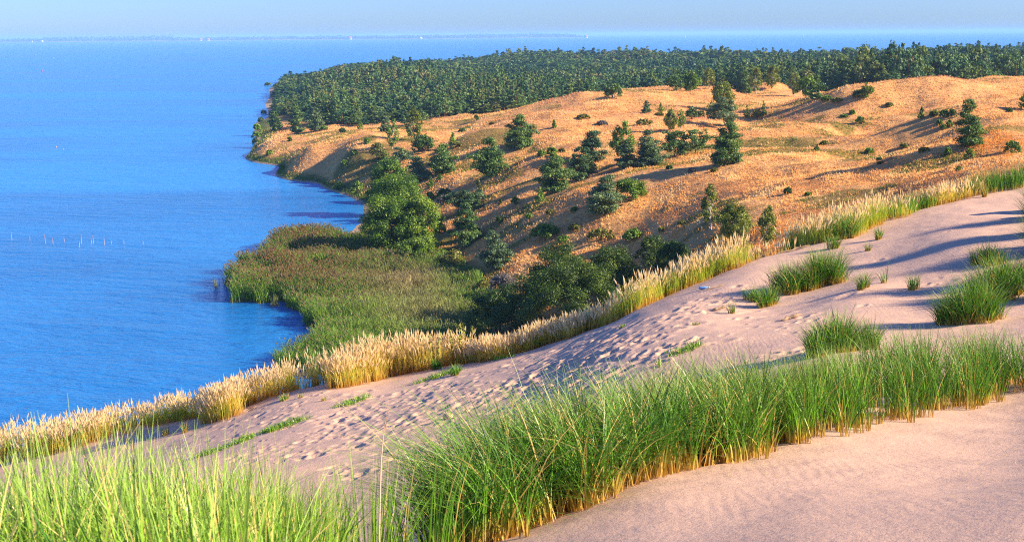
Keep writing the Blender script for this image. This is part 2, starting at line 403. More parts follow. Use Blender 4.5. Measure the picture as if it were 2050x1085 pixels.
# marsh / shore greenery: low ground
green = 1 - sstep(1.2, 4.2, HZ + 1.6 * (fbm(HX / 8, HY / 8, 61) - .5) * 2)
green = np.where(HX / HY < -.09, 1 - sstep(.8, 2.4, HZ + (fbm(HX / 6, HY / 6, 62) - .5)), green)
hol = sstep(.40, .30, fbm(HX / 34 + 7, HY / 42, 21, 3))
patch = np.maximum(sstep(.58, .68, fbm(HX / 14, HY / 9, 71, 4)) * .7, hol * sstep(.42, .6, fbm(HX / 5, HY / 5, 73, 3)) * .8)
attr(me, 'mask', np.c_[forest.ravel(), green.ravel(), patch.ravel()])
s = M('heath ground'); P = s.pos(); mk = s.n('SeparateColor', s.attr('mask').outputs['Color'])
a = s.noise(P, .05, 5, .6); b2 = s.noise(s.scaled(P, .5, 1.0), .35, 5, .65); fine = s.noise(P, 2.2, 4, .7)
c = s.mix(s.ramp(a, (.38, 0.), (.62, 1.)), (.66, .34, .10), (.72, .39, .14))
c = s.mix(s.ramp(b2, (.36, .0), (.66, .85)), c, (.42, .18, .065))
c = s.mix(s.ramp(fine, (.35, 0.), (.75, .7)), c, (.76, .46, .18))
c = s.mix(mk.outputs[2], c, (.13, .12, .025))
c = s.mix(mk.outputs[1], c, s.mix(fine, (.05, .09, .015), (.14, .17, .035)))
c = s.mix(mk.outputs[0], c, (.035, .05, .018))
zz = s.n('SeparateXYZ', P).outputs[2]
beach = s.math('MULTIPLY', s.ramp(s.maprange(zz, -.1, .9), (.0, 1.), (.42, 1.), (.6, 0.)), .9)
c = s.mix(beach, c, (.42, .30, .20))
obj('heath_terrain', me, s.surf(s.principled(c, .95, .1, s.math('ADD', fine, s.math('MULTIPLY', b2, 2.)), .9, .35)), kind='structure', label='rolling dry golden heath and wooded headland beside the lagoon', category='hills')
# ------------------------------------------------------------------ foliage building blocks
def unit(v): return v / (np.linalg.norm(v, axis=-1, keepdims=True) + 1e-9)

def leaf_quads(C, Nn, size, r, aspect=1.5):
    """rhombus leaves at C facing Nn"""
    n = len(C)
    a = unit(np.cross(Nn, unit(r.normal(size=(n, 3))))); b = np.cross(Nn, a)
    sz = size * r.uniform(.6, 1.35, n)[:, None]
    A = a * sz * .5 * aspect; B = b * sz * .5
    return np.stack([C - A, C + B * .9 - A * .1, C + A, C - B * .9 - A * .1], 1)

def clump_leaves(centres, radii, dens, leaf, r, up=.25, rnd=.55, shell=.45):
    """leaf cloud round clump centres; radii (k,3)"""
    Cs = []; Ns = []; ids = []
    for i, (c, ra) in enumerate(zip(centres, radii)):
        n = max(8, int(3.4 * dens * (ra[0] * ra[1] + ra[0] * ra[2] + ra[1] * ra[2]) / (leaf * leaf)))
        d = unit(r.normal(size=(n, 3)))
        rad = (shell + (1 - shell) * r.random(n) ** .6)[:, None]
        p = c + d * ra * rad * (1 + .22 * r.normal(size=(n, 1)))
        nn = unit(d / ra * ra.mean() + np.array([0, 0, up]) + rnd * r.normal(size=(n, 3)))
        Cs.append(p); Ns.append(nn); ids.append(np.full(n, r.random()))
    C = np.vstack(Cs); N_ = np.vstack(Ns); ci = np.concatenate(ids)
    C[:, 2] = np.maximum(C[:, 2], .02)
    V = leaf_quads(C, N_, leaf, r)
    rv = np.repeat(.5 * ci + .5 * r.random(len(C)), 4)
    return V.reshape(-1, 3), rv

def quads(n): return np.arange(n * 4).reshape(-1, 4)

def tube(path, rad, k=6):
    path = np.asarray(path, float); n = len(path)
    t = np.gradient(path, axis=0); t = unit(t)
    ref = np.where(np.abs(t[:, 2:3]) > .9, np.array([[1., 0, 0]]), np.array([[0, 0, 1.]]))
    a = unit(np.cross(t, ref)); b = np.cross(t, a)
    an = np.arange(k) / k * 2 * PI
    V = path[:, None] + (a[:, None] * np.cos(an)[None, :, None] + b[:, None] * np.sin(an)[None, :, None]) * np.asarray(rad)[:, None, None]
    i = np.arange(n - 1)[:, None] * k; j = np.arange(k)[None]
    Q = np.stack([i + j, i + (j + 1) % k, i + k + (j + 1) % k, i + k + j], -1).reshape(-1, 4)
    return V.reshape(-1, 3), Q

def join(parts):
    Vs = []; Qs = []; o = 0
    for V, Q in parts: Vs.append(V); Qs.append(Q + o); o += len(V)
    return np.vstack(Vs), np.vstack(Qs)

def tree_shape(kind, H, Wd, leaf, r, dens=1.0):
    """returns crown (V, rv), wood (V, Q)"""
    R = Wd / 2 * (1.12 if 'pine' in kind else 1.1); wood = []; cen = []; rad = []
    lean = r.normal(0, .04 * H, 2)
    nn = 7; tz = np.linspace(0, 1, nn)
    wob = np.cumsum(r.normal(0, .012 * H, (nn, 2)), 0); wob[0] = 0
    path = np.c_[lean[0] * tz + wob[:, 0], lean[1] * tz + wob[:, 1], tz * H * .93]
    at = lambda f: np.array([np.interp(f, tz, path[:, q]) for q in range(3)])
    tr0 = max(.012 * H + .045, .10) * (1.25 if kind == 'alder' else 1)
    if kind in ('pine', 'dwarfpine', 'flatpine'):
        if kind == 'pine': lo, nl = .10, 9
        elif kind == 'dwarfpine': lo, nl = .06, 7
        else: lo, nl = .28, 5
        wood.append(tube(path, tr0 * (1 - .82 * tz)))
        for l in range(nl):
            f = lo + (0.97 - lo) * (l + r.uniform(-.25, .25)) / (nl - 1); f = min(max(f, lo), .98)
            if kind == 'pine': prof = (1.02 - f) ** .62 * (.55 + .6 * min(1, f / .3)) * (1.0 if l % 2 else .82)
            elif kind == 'dwarfpine': prof = (1.05 - f) ** .45
            else: prof = .55 + .5 * math.sin(PI * min(1, f))
            nb = max(3, int(round(6 - 3 * f + (2 if kind == 'flatpine' else 0)))); a0 = r.uniform(0, 2 * PI)
            for k in range(nb):
                if r.random() < .2: continue
                az = a0 + 2 * PI * k / nb + r.normal(0, .3); Lb = R * prof * r.uniform(.45, 1.25)
                base = at(f / .93 if f < .93 else 1.0); base[2] = f * H
                tip = base + np.array([math.cos(az) * Lb, math.sin(az) * Lb, Lb * r.uniform(-.02, .30)])
                mid = (base + tip) / 2 + np.array([0, 0, .06 * Lb])
                wood.append(tube([base, mid, tip], [tr0 * .35 * (1 - .6 * f), tr0 * .22, .02], 4))
                cr = max(.40 * R * (1.1 - .42 * f), .18 * R) * (.8 if kind == 'flatpine' else 1)
                for q in ((.5, 1.0), (.78, .95), (1.0, .72)) if Lb > .45 * R else ((.7, .9), (1.0, .8)):
                    c = base + (tip - base) * q[0] + r.normal(0, .05 * R, 3); s_ = cr * q[1] * r.uniform(.65, 1.2)
                    cen.append(c); rad.append(np.array([s_, s_, s_ * .5]))
        cen.append(at(1) + np.array([0, 0, .03 * H])); rad.append(np.array([.16 * R, .16 * R, .06 * H]))
        V, rv = clump_leaves(cen, rad, 1.0 * dens, leaf, r, .45, .6, .3)
    elif kind in ('alder', 'birch'):
        wood.append(tube(path, tr0 * (1 - .8 * tz) * (.8 if kind == 'birch' else 1)))
        N_ = 84 if kind == 'alder' else 52
        cz = .50 if kind == 'alder' else .54; hz_ = .52 if kind == 'alder' else .47
        for k in range(N_):
            d = unit(r.normal(size=3)); q = r.uniform(.3, 1) ** .5 * .88
            p = np.array([d[0] * R * q, d[1] * R * q, d[2] * H * hz_ * q + cz * H])
            f = p[2] / H; w_ = 1.0 if kind == 'alder' else np.interp(f, [0, .15, .45, 1], [.55, .85, 1, .45])
            ax = at(min(f, 1)); p[:2] = p[:2] * w_ + ax[:2]
            s_ = (.25 if kind == 'alder' else .22) * R * r.uniform(.65, 1.35)
            cen.append(p); rad.append(np.array([s_, s_, s_ * (.8 if kind == 'alder' else 1.25)]))
            if k % 3 == 0:
                b0 = at(max(.12, f * .6)); wood.append(tube([b0, (b0 + p) / 2 + [0, 0, .03 * H], p], [tr0 * .4, tr0 * .25, .02], 4))
        V, rv = clump_leaves(cen, rad, .95 * dens, leaf, r, .3, .6, .35)
    elif kind == 'young':
        wood.append(tube(path, tr0 * .7 * (1 - .8 * tz)))
        for k in range(18):
            f = .08 + .9 * (k + r.random()) / 18; az = k * 2.4
            q = R * (1.02 - f) ** .75 * r.uniform(.35, .8)
            c = at(min(f, 1)); c[2] = f * H; c = c + [math.cos(az) * q, math.sin(az) * q, 0]
            s_ = R * (.34 * (1.15 - f) + .07); cen.append(c); rad.append(np.array([s_, s_, s_ * 1.2]))
        V, rv = clump_leaves(cen, rad, 1.0 * dens, leaf, r, .4, .6, .3)
    else:                                     # bush: a dome of clumps on several stems
        N_ = max(18, int(40 * min(1.9, Wd / H)))
        for k in range(N_):
            az = r.uniform(0, 2 * PI); q = r.random() ** .5
            p = np.array([math.cos(az) * R * q * .86, math.sin(az) * R * q * .86, H * .84 * (1 - q ** 2.6) ** .5 * r.uniform(.35, 1.0) ** .6 + .08 * H])
            s_ = .5 * min(R, H * .7) * r.uniform(.32, .72); cen.append(p); rad.append(np.array([s_, s_, s_ * .8]))
        for k in range(6):
            p = cen[int(r.integers(len(cen)))]; wood.append(tube([[p[0] * .12, p[1] * .12, 0], p * .55 + [0, 0, .05 * H], p], [.035 * H ** .5, .028 * H ** .5, .015], 5))
        V, rv = clump_leaves(cen, rad, 1.0 * dens, leaf, r, .35, .6, .35)
    return V, rv, *join(wood)

# ------------------------------------------------------------------ foliage materials
def leaf_mat(name, dark, mid, light, tr=.22, gloss=.03):
    s = M(name); rv = s.attr('rv').outputs['Fac']; oi = s.n('ObjectInfo').outputs['Random']
    v = s.math('ADD', s.math('MULTIPLY', rv, .82), s.math('MULTIPLY', oi, .18))
    c = s.ramp(v, (.12, dark), (.5, mid), (.92, light))
    return s.surf(s.leafy(c, tr, s.mix(.5, c, (light[0] * 1.3, light[1] * 1.3, light[2] * .6)), gloss))
LM = {
 'pine': leaf_mat('pine needles', (.026, .075, .026), (.070, .165, .038), (.230, .330, .070)),
 'darkpine': leaf_mat('dark pine needles', (.016, .048, .028), (.042, .105, .042), (.140, .230, .065)),
 'bluepine': leaf_mat('blue green pine needles', (.040, .090, .052), (.100, .185, .080), (.260, .350, .130)),
 'alder': leaf_mat('alder leaves', (.028, .080, .008), (.080, .185, .013), (.270, .390, .035)),
 'light': leaf_mat('light green leaves', (.060, .140, .012), (.115, .225, .019), (.260, .370, .042)),
 'birch': leaf_mat('birch leaves', (.060, .105, .010), (.135, .195, .018), (.350, .370, .050)),
 'dark': leaf_mat('dark shrub leaves', (.018, .055, .010), (.050, .120, .016), (.120, .195, .024)),
 'willow': leaf_mat('willow leaves', (.012, .040, .005), (.038, .092, .008), (.170, .250, .022)),
 'grey': leaf_mat('grey shrub leaves', (.10, .095, .09), (.16, .15, .14), (.22, .21, .18)),
 'olive': leaf_mat('olive shrub leaves', (.070, .100, .012), (.150, .175, .024), (.27, .25, .045)),
}
def bark(name, a, b, sc):
    s = M(name); P = s.n('TexCoord').outputs['Object']
    n_ = s.noise(s.scaled(P, 3, 3, .8), sc, 4, .65)
    return s.surf(s.principled(s.ramp(n_, (.35, a), (.65, b)), .9, .1, n_, .5, .05))
BARK = bark('pine bark', (.13, .06, .035), (.30, .15, .08), 2.); BIRCHBARK = bark('birch bark', (.16, .14, .12), (.72, .68, .62), 1.3); GREYBARK = bark('grey bark', (.07, .05, .04), (.18, .14, .10), 2.)

# ------------------------------------------------------------------ the trees and bushes one can tell apart
# shape, leaf, name, category, centre x, base y, top y, width (pixels of the photograph), label
TREES = [
('pine','pine','pine_tree','pine',1040,298,236,62,'broad rounded pine standing alone in front of the upper heath ridge'),
('pine','darkpine','pine_tree','pine',1185,326,266,54,'dark blue-green pine between the leaning pine pair and the tall leafy tree'),
('birch','alder','leafy_tree','tree',1248,330,241,52,'tall leafy tree rising behind a paler low pine in mid heath'),
('pine','bluepine','pine_tree','pine',1252,338,283,40,'small pale pine growing against the front of the tall leafy tree'),
('pine','bluepine','pine_tree','pine',1300,331,266,60,'spreading pine with dark skirt just east of the tall leafy tree'),
('flatpine','pine','pine_tree','pine',1350,314,268,62,'low wide flat-topped pine, western half of the spreading pair'),
('flatpine','pine','pine_tree','pine',1392,308,265,60,'low wide flat-topped pine, eastern half of the spreading pair'),
('pine','pine','pine_tree','pine',1450,331,252,74,'tall ragged pine with stepped branches casting a long shadow on the heath'),
('birch','birch','birch_tree','birch',1446,222,165,54,'tallest birch on the upper heath, directly above the tiered pine'),
('flatpine','bluepine','pine_tree','pine',1450,254,204,64,'tiered open pine directly below the tallest birch on the upper heath'),
('birch','birch','birch_tree','birch',1344,264,222,30,'darker bushy birch of the close pair above the flat-topped pines'),
('birch','light','birch_tree','birch',1362,262,217,22,'slim pale birch of the close pair above the flat-topped pines'),
('pine','pine','pine_tree','pine',1112,385,318,72,'lower bushy pine of the leaning pair with branches reaching west'),
('pine','darkpine','pine_tree','pine',1163,364,297,54,'upper darker pine of the leaning pair on the mid slope'),
('young','light','young_tree','young tree',1082,405,373,24,'small bright green cone-shaped sapling below the leaning pine pair'),
('pine','bluepine','pine_tree','pine',1208,430,357,74,'pale pine with visible trunk beside a round dark bush'),
('bush','alder','broadleaf_bush','bush',1262,402,357,66,'round dark green bush touching the pale pine with visible trunk'),
('birch','birch','birch_tree','birch',1424,462,364,38,'tall thin birch with white leaning trunk behind the dune grass'),
('birch','birch','birch_tree','birch',1466,488,404,76,'bushy birch clump with white stem beside the tall thin birch'),
('birch','birch','birch_tree','birch',1535,502,410,46,'slim upright birch standing apart in orange grass behind the dune crest'),
('young','birch','young_tree','young tree',1421,234,203,17,'small narrow tree close west of the tallest birch'),
('young','light','young_tree','young tree',1321,226,208,13,'tiny pale sapling on the upper heath above the close birch pair'),
('pine','bluepine','pine_tree','pine',1294,228,205,20,'small thin wispy pine alone on the purple upper slope'),
('young','birch','young_tree','young tree',1529,233,203,16,'narrow sapling standing alone east of the tallest birch'),
('young','birch','young_tree','young tree',1496,237,212,18,'low sapling in dark scrub just east of the tiered pine'),
('birch','alder','leafy_tree','tree',1382,183,147,44,'bushy tree on the ridge crest against the dark wood, eastern of two'),
('bush','dark','broadleaf_bush','bush',1350,182,154,36,'dark rounded bush on the ridge crest beside the bushy ridge tree'),
('birch','birch','birch_tree','birch',1420,179,136,30,'slender pointed birch on the ridge crest at the edge of the wood'),
('pine','pine','pine_tree','pine',1490,188,146,36,'shorter dark pine of the ridge group at the wood edge'),
('birch','birch','birch_tree','birch',1514,190,134,30,'tall narrow birch of the ridge group at the wood edge'),
('birch','birch','birch_tree','birch',1544,184,132,32,'full olive birch east of the ridge group, before the dark wood'),
('bush','dark','broadleaf_bush','bush',1228,198,170,36,'dark round bush tucked behind the long pale ridge'),
('birch','birch','birch_tree','birch',1590,196,147,26,'westernmost slim birch of the trio on the small hummock'),
('birch','light','birch_tree','birch',1612,202,150,40,'broad green birch in the middle of the trio on the small hummock'),
('pine','pine','pine_tree','pine',1633,200,154,34,'dark pine at the east end of the trio on the small hummock'),
('birch','alder','leafy_tree','tree',1735,205,170,26,'single narrow tree in a dip below the dark wood edge'),
('bush','dark','broadleaf_bush','bush',1718,199,184,22,'low dark bush beside the single narrow tree in the dip'),
('pine','pine','pine_tree','pine',1938,297,201,64,'large ragged pine on the red-brown hillock near the dune grass'),
('birch','light','leafy_tree','tree',2052,222,186,26,'green tree cut off by the eastern edge of the view'),
('bush','alder','broadleaf_bush','bush',2026,310,282,30,'round green bush in dark hollow behind the tall dune grass'),
('birch','birch','birch_tree','birch',828,284,217,42,'tall olive birch where the wood meets the heath'),
('birch','light','birch_tree','birch',785,300,241,28,'slim light green birch at the top of the lakeside bluff'),
('bush','dark','broadleaf_bush','bush',848,309,272,46,'dark dense bush below the tall olive birch'),
('bush','olive','broadleaf_bush','bush',757,322,286,34,'olive bush on the bluff edge beside the slim light birch'),
('flatpine','bluepine','pine_tree','pine',803,330,300,42,'greyish pine crown peeping above the big lakeside alders'),
('pine','pine','pine_tree','pine',886,349,293,58,'rounded pine with red trunk east of the greyish lakeside pines'),
('pine','bluepine','pine_tree','pine',840,366,317,48,'greyish drooping pine beside the big lakeside alders'),
('alder','alder','alder_tree','alder',786,418,320,76,'uppermost alder of the big lakeside clump'),
('alder','alder','alder_tree','alder',800,462,346,98,'brightest green alder, second from the top of the lakeside clump'),
('alder','alder','alder_tree','alder',790,512,384,104,'massive alder at the shore end of the lakeside clump'),
('alder','alder','alder_tree','alder',848,508,390,82,'massive dark alder on the landward side of the lakeside clump'),
('alder','light','alder_tree','alder',840,537,474,70,'small light green alder at the foot of the lakeside clump'),
('bush','light','broadleaf_bush','bush',716,387,362,24,'light green bush on the shore below the bluff'),
('alder','light','broadleaf_bush','bush',746,402,372,26,'taller shore bush next to the big lakeside alders'),
('bush','alder','broadleaf_bush','bush',738,484,442,40,'bush at the water edge west of the massive alder'),
('pine','pine','pine_tree','pine',553,264,226,28,'reddish-stemmed pine nearest the lagoon on the headland tip'),
('pine','pine','pine_tree','pine',592,268,210,32,'tall pine on the headland next to the reddish-stemmed pine'),
('pine','bluepine','pine_tree','pine',633,264,216,36,'bushy pine on the headland at the edge of the wood'),
('young','light','young_tree','young tree',720,260,237,15,'small bright sapling on bare sand before the headland wood'),
('pine','bluepine','pine_tree','pine',770,266,236,26,'pale pine at the wood edge behind the slim light birch'),
('pine','pine','pine_tree','pine',932,494,412,60,'open pine with dark trunk beside the marsh edge'),
('flatpine','darkpine','pine_tree','pine',937,422,386,74,'dark flat umbrella pine above the open marsh-edge pine'),
('pine','bluepine','pine_tree','pine',992,540,465,60,'tiered pale pine between the marsh and the big dark thicket'),
('pine','pine','pine_tree','pine',982,356,284,68,'wide pine with red branches in the middle of the western heath'),
('young','alder','young_tree','young tree',862,377,354,18,'small dark sapling beside the greyish drooping pine'),
('bush','alder','broadleaf_bush','bush',1092,480,449,62,'low spreading bush in the shade above the big dark thicket'),
('bush','willow','willow_bush','thicket',1122,600,496,118,'rear domed willow bush of the big dark thicket under the dune'),
('bush','willow','willow_bush','thicket',1150,640,540,205,'largest willow bush, wide front dome of the dark thicket under the dune'),
('bush','willow','willow_bush','thicket',1225,596,505,112,'willow bush of the dark thicket beside the dune grass'),
('bush','willow','willow_bush','thicket',1304,556,478,66,'tall willow bush where the dark thicket meets the pale dune grass'),
('bush','dark','willow_bush','thicket',1348,538,483,60,'easternmost small bush of the dark thicket'),
('bush','dark','willow_bush','thicket',995,678,580,108,'darkest western bush of the thicket, on the marsh edge'),
('bush','dark','willow_bush','thicket',1052,668,560,80,'dark bush linking the marsh-edge bush with the largest willow'),
('bush','grey','grey_shrub','shrub',1010,588,548,62,'bare greyish purple shrub on the marsh edge'),
]
TP = hit_hill([t[4] for t in TREES], [t[5] for t in TREES])
tr_ = np.random.default_rng(77)
for t, p in zip(TREES, TP):
    kind, lf, nm, cat, cx, by, ty, wpx, lab = t
    if np.isnan(p[0]): continue
    d = p[1]; H = (by - ty) * d / F * (1.18 if nm == 'willow_bush' else 1.03); Wd = wpx * d / F * (1.12 if nm == 'willow_bush' else 1)
    r = np.random.default_rng(int(cx * 7 + by) + (29 if cx == 1938 else 0))
    leaf = min(max(2.3 * d / F, .12), .9)
    V, rv, WV, WQ = tree_shape(kind, H, Wd, leaf, r)
    loc = (p[0], p[1], p[2] - .08)
    root = thing(nm, lab, cat, loc, 'willow thicket below the dune' if nm == 'willow_bush' else None)
    me = mesh_of('crown', V, quads(len(V) // 4)); attr(me, 'rv', rv)
    obj('crown', me, LM[lf], root)
    obj('trunk' if kind != 'bush' else 'stems', mesh_of('trunk', WV, WQ, smooth=True), BIRCHBARK if nm == 'birch_tree' else (BARK if 'pine' in kind else GREYBARK), root)

# low bushes dotted over the heath: (x, base y, top y, width, leaf)
SHRUBS = [(1577,391,376,17,'dark'),(1618,392,385,14,'alder'),(1722,250,236,16,'alder'),(1844,240,219,16,'pine'),(1872,232,222,22,'olive'),(1890,236,218,18,'pine'),(1905,238,222,16,'dark'),(1880,249,240,11,'light'),(1887,262,252,12,'pine'),(1900,262,248,12,'light'),
 (1897,312,296,16,'alder'),(1940,322,300,18,'alder'),(1760,322,316,10,'dark'),(1762,330,328,10,'dark'),(1920,343,333,12,'light'),(1205,480,460,60,'olive'),(1268,482,462,44,'alder'),(1150,466,452,24,'olive'),(1128,483,473,26,'light'),(1000,448,432,14,'dark'),
 (1032,412,395,16,'light'),(1002,412,401,8,'dark'),(958,375,360,12,'olive'),(880,362,350,10,'light'),(893,408,392,40,'grey'),(890,398,380,30,'dark'),(862,402,384,20,'alder'),(905,290,268,16,'light'),(925,265,258,12,'dark'),(954,243,232,10,'dark'),
 (985,250,246,10,'olive'),(912,296,284,28,'olive'),(1168,238,230,30,'olive'),(1110,258,244,10,'light'),(1205,252,244,24,'grey'),(1290,250,240,34,'olive'),(1320,232,226,18,'olive'),(1385,240,217,24,'dark'),(1402,236,222,18,'olive'),(1518,238,224,24,'olive'),
 (1105,308,296,20,'light'),(1085,312,302,16,'alder'),(1125,306,298,12,'olive'),(1108,318,308,14,'alder'),(1340,340,332,12,'dark'),(1385,345,335,14,'grey'),(1430,345,338,14,'olive'),(1690,235,230,14,'alder'),(1675,206,198,22,'olive'),(1655,206,196,20,'alder'),
 (1705,230,222,12,'alder'),(1780,215,208,16,'olive'),(1810,300,292,18,'olive'),(1850,305,296,22,'olive'),(1740,310,300,18,'alder'),(1650,292,284,16,'olive'),(1635,302,294,10,'alder'),(2020,222,218,8,'light'),(2022,226,220,8,'alder'),(1955,268,258,8,'light'),
 (620,258,252,12,'alder'),(648,262,254,16,'alder'),(685,266,258,12,'dark'),(580,285,276,8,'light'),(710,312,305,12,'light'),(690,330,322,12,'alder'),(735,290,280,12,'light'),(770,318,306,16,'light'),(565,340,330,14,'light'),(540,312,303,12,'light'),
 (515,262,250,14,'light'),(513,276,264,14,'alder'),(512,288,278,12,'dark'),(522,245,236,10,'dark'),(536,172,166,14,'dark'),(528,228,222,10,'alder'),(680,378,366,18,'light'),(665,372,366,12,'olive'),(1270,690,660,1,'x'),
 (1325,465,455,14,'olive'),(1365,450,442,16,'olive'),(1180,405,398,10,'light'),(1150,425,416,14,'alder'),(1060,438,428,16,'light'),(1100,432,420,12,'olive'),(1080,470,460,12,'dark'),(905,540,505,54,'olive'),(950,470,455,24,'olive'),(880,470,448,24,'olive'),(880,530,500,40,'light'),(930,575,555,40,'light'),(965,590,560,36,'olive')]
SHRUBS = [q for q in SHRUBS if q[4] != 'x']
LMK = [(1040,270,'the rounded pine on the upper heath'),(1185,300,'the dark blue-green pine'),(1248,290,'the tall leafy tree'),(1370,290,'the flat-topped pine pair'),(1450,290,'the tall ragged pine'),(1446,195,'the tallest birch'),(1352,240,'the close birch pair'),(1135,345,'the leaning pine pair'),(1208,395,'the pale trunked pine'),(1424,415,'the thin white-stemmed birch'),
 (1535,455,'the slim upright birch'),(1612,175,'the birch trio on the hummock'),(1735,188,'the narrow tree in the dip'),(1938,250,'the large ragged eastern pine'),(2052,205,'the tree cut by the picture edge'),(828,250,'the tall olive birch'),(886,320,'the red-trunked rounded pine'),(800,420,'the lakeside alder clump'),(592,240,'the tall headland pine'),(932,450,'the open marsh-edge pine'),(992,500,'the tiered marsh pine'),(982,320,'the wide red-branched pine'),(1150,580,'the willow thicket'),(738,460,'the waterside bush'),(514,270,'the headland shore'),(700,340,'the lakeside bluff')]
COLN = {'dark':'dark green','alder':'mid green','light':'bright green','pine':'blue-green','olive':'olive','grey':'greyish'}
seen = {}
SP = hit_hill([q[0] for q in SHRUBS], [q[1] for q in SHRUBS])
for q, p in zip(SHRUBS, SP):
    if np.isnan(p[0]): continue
    cx, by, ty, wpx, lf = q
    k = min(LMK, key=lambda a: math.hypot(a[0] - cx, (a[1] - by) * 1.6))
    dx, dy = cx - k[0], by - k[1]
    dr = ('east of ' if dx > 0 else 'west of ') if abs(dx) > 1.2 * abs(dy) else ('below ' if dy > 0 else 'above ')
    if wpx > 2.2 * (by - ty): szn = 'low spreading'
    elif wpx > 22: szn = 'broad'
    elif wpx < 12: szn = 'tiny'
    else: szn = 'small round'
    side = {'dark': 'dark-leaved', 'alder': 'leafy', 'light': 'light-leaved', 'pine': 'needled', 'olive': 'scrubby', 'grey': 'twiggy'}[lf]
    lab = f"{szn} {COLN[lf]} bush {dr}{k[2]}"
    gap = math.hypot(dx, dy * 1.6); lab += ', close by' if gap < 45 else (', some way off' if gap > 95 else '')
    if lab in seen: lab = lab.replace(' bush', f' {side} bush')
    if lab in seen: lab = lab.replace(szn, 'wider ' + szn if wpx > seen[lab][0] else 'narrower ' + szn)
    if lab in seen: print('DUP', lab)
    seen[lab] = (wpx,)
    d = p[1]; H = max((by - ty) * d / F * 1.1, .3); Wd = max(wpx * d / F, .4); r = np.random.default_rng(cx * 13 + by)
    V, rv, WV, WQ = tree_shape('bush' if wpx > .8 * (by - ty) else 'young', H, Wd, min(max(3.2 * d / F, .12), .7), r)
    root = thing('heath_bush', lab, 'bush', (p[0], p[1], p[2] - .05), 'low bushes dotted over the heath and shore')
    me = mesh_of('crown', V, quads(len(V) // 4)); attr(me, 'rv', rv); obj('crown', me, LM[lf], root)
    obj('stems', mesh_of('stems', WV, WQ), GREYBARK, root)

# ------------------------------------------------------------------ the wood on the headland
def forest_proto(kind, nq, r):
    if kind == 'pine':
        cen, rad = [], []
        for l in range(6):
            f = .28 + .70 * l / 5; pr = (1.03 - f) ** .8 * .31
            for k in range(4 if l < 4 else 2):
                az = r.uniform(0, 6.28); q = pr * r.uniform(.3, .95)
                cen.append([math.cos(az) * q, math.sin(az) * q, f + r.normal(0, .02)]); s_ = .135 * (1.3 - .98 * f); rad.append([s_, s_, s_ * .9])
    else:
        cen, rad = [], []
        for k in range(16):
            d = unit(r.normal(size=3)); cen.append([d[0] * .20, d[1] * .20, .62 + d[2] * .26]); s_ = r.uniform(.09, .15); rad.append([s_, s_, s_])
    cen = np.array(cen); rad = np.array(rad)
    i = r.integers(0, len(cen), nq); d = unit(r.normal(size=(nq, 3))); d[:, 2] = np.abs(d[:, 2]) * .8 + d[:, 2] * .2
    C = cen[i] + d * rad[i] * (.5 + .6 * r.random((nq, 1)))
    nn = unit(d + [0, 0, .35] + .5 * r.normal(size=(nq, 3)))
    lf = 1.75 * math.sqrt(.55 / nq)
    V = leaf_quads(C, nn, lf, r, 1.3)
    return V.reshape(-1, 3), np.repeat(r.random(nq), 4)

fr = np.random.default_rng(3)
def jitter_grid(y0, y1, sp):
    ys = np.arange(y0, y1, sp); out = []
    for y in ys:
        xs = np.arange(-.25 * y, .50 * y, sp)
        out.append(np.c_[xs + fr.uniform(-.48, .48, len(xs)) * sp, y + fr.uniform(-.48, .48, len(xs)) * sp])
    return np.vstack(out)
G = np.vstack([jitter_grid(425, 700, 4.4), jitter_grid(700, 1080, 6.0), jitter_grid(1080, 1950, 8.6)])
gz = zh(G[:, 0], G[:, 1]); u_ = G[:, 0] / G[:, 1]
edge = forest_front(u_) + 48 * (fbm(G[:, 0] / 20, G[:, 1] / 20, 81, 3) - .5)
ok = (G[:, 1] > edge) & (gz > np.where(u_ < -.10, .45, 1.3))
gap = fbm(G[:, 0] / 40, G[:, 1] / 60, 91, 3)
ok &= gap < .66
G = G[ok]; gz = gz[ok]; u_ = u_[ok]; ed = G[:, 1] - edge[ok]
st = fbm(G[:, 0] / 70, G[:, 1] / 110, 95, 3)            # stands of different age
Hf = 9.4 + 17 * (st - .5) + fr.normal(0, 1.6, len(G)) + 3.0 * (fr.random(len(G)) < .05) + np.interp(G[:, 1], [450, 900, 1500], [-.3, -1.2, -1.6])
Hf += 3.6 * sstep(.24, .29, u_) * sstep(540, 500, G[:, 1])
Hf *= np.where(ed < 16, fr.uniform(.4, 1.05, len(G)), 1) * sstep(.5, 4.5, gz).clip(.55, 1)
Hf *= np.interp(u_, [-.2, -.12, 0], [.95, 1.0, 1.0]); Hf = Hf.clip(3.5, 19)
sp_ = np.interp(G[:, 1], [425, 700, 701, 1080, 1081], [4.6, 4.6, 6.2, 6.2, 9.0])
Wf = sp_ / .52 * fr.uniform(.95, 1.4, len(G))            # crown width factor (proto is .52 wide)
tint = .5 + 1.5 * (.62 * fbm(G[:, 0] / 75, G[:, 1] / 110, 97, 3) + .38 * fr.random(len(G)) - .5)
leafy_ = (fbm(G[:, 0] / 60, G[:, 1] / 80, 99, 3) + fr.normal(0, .10, len(G))) > .60
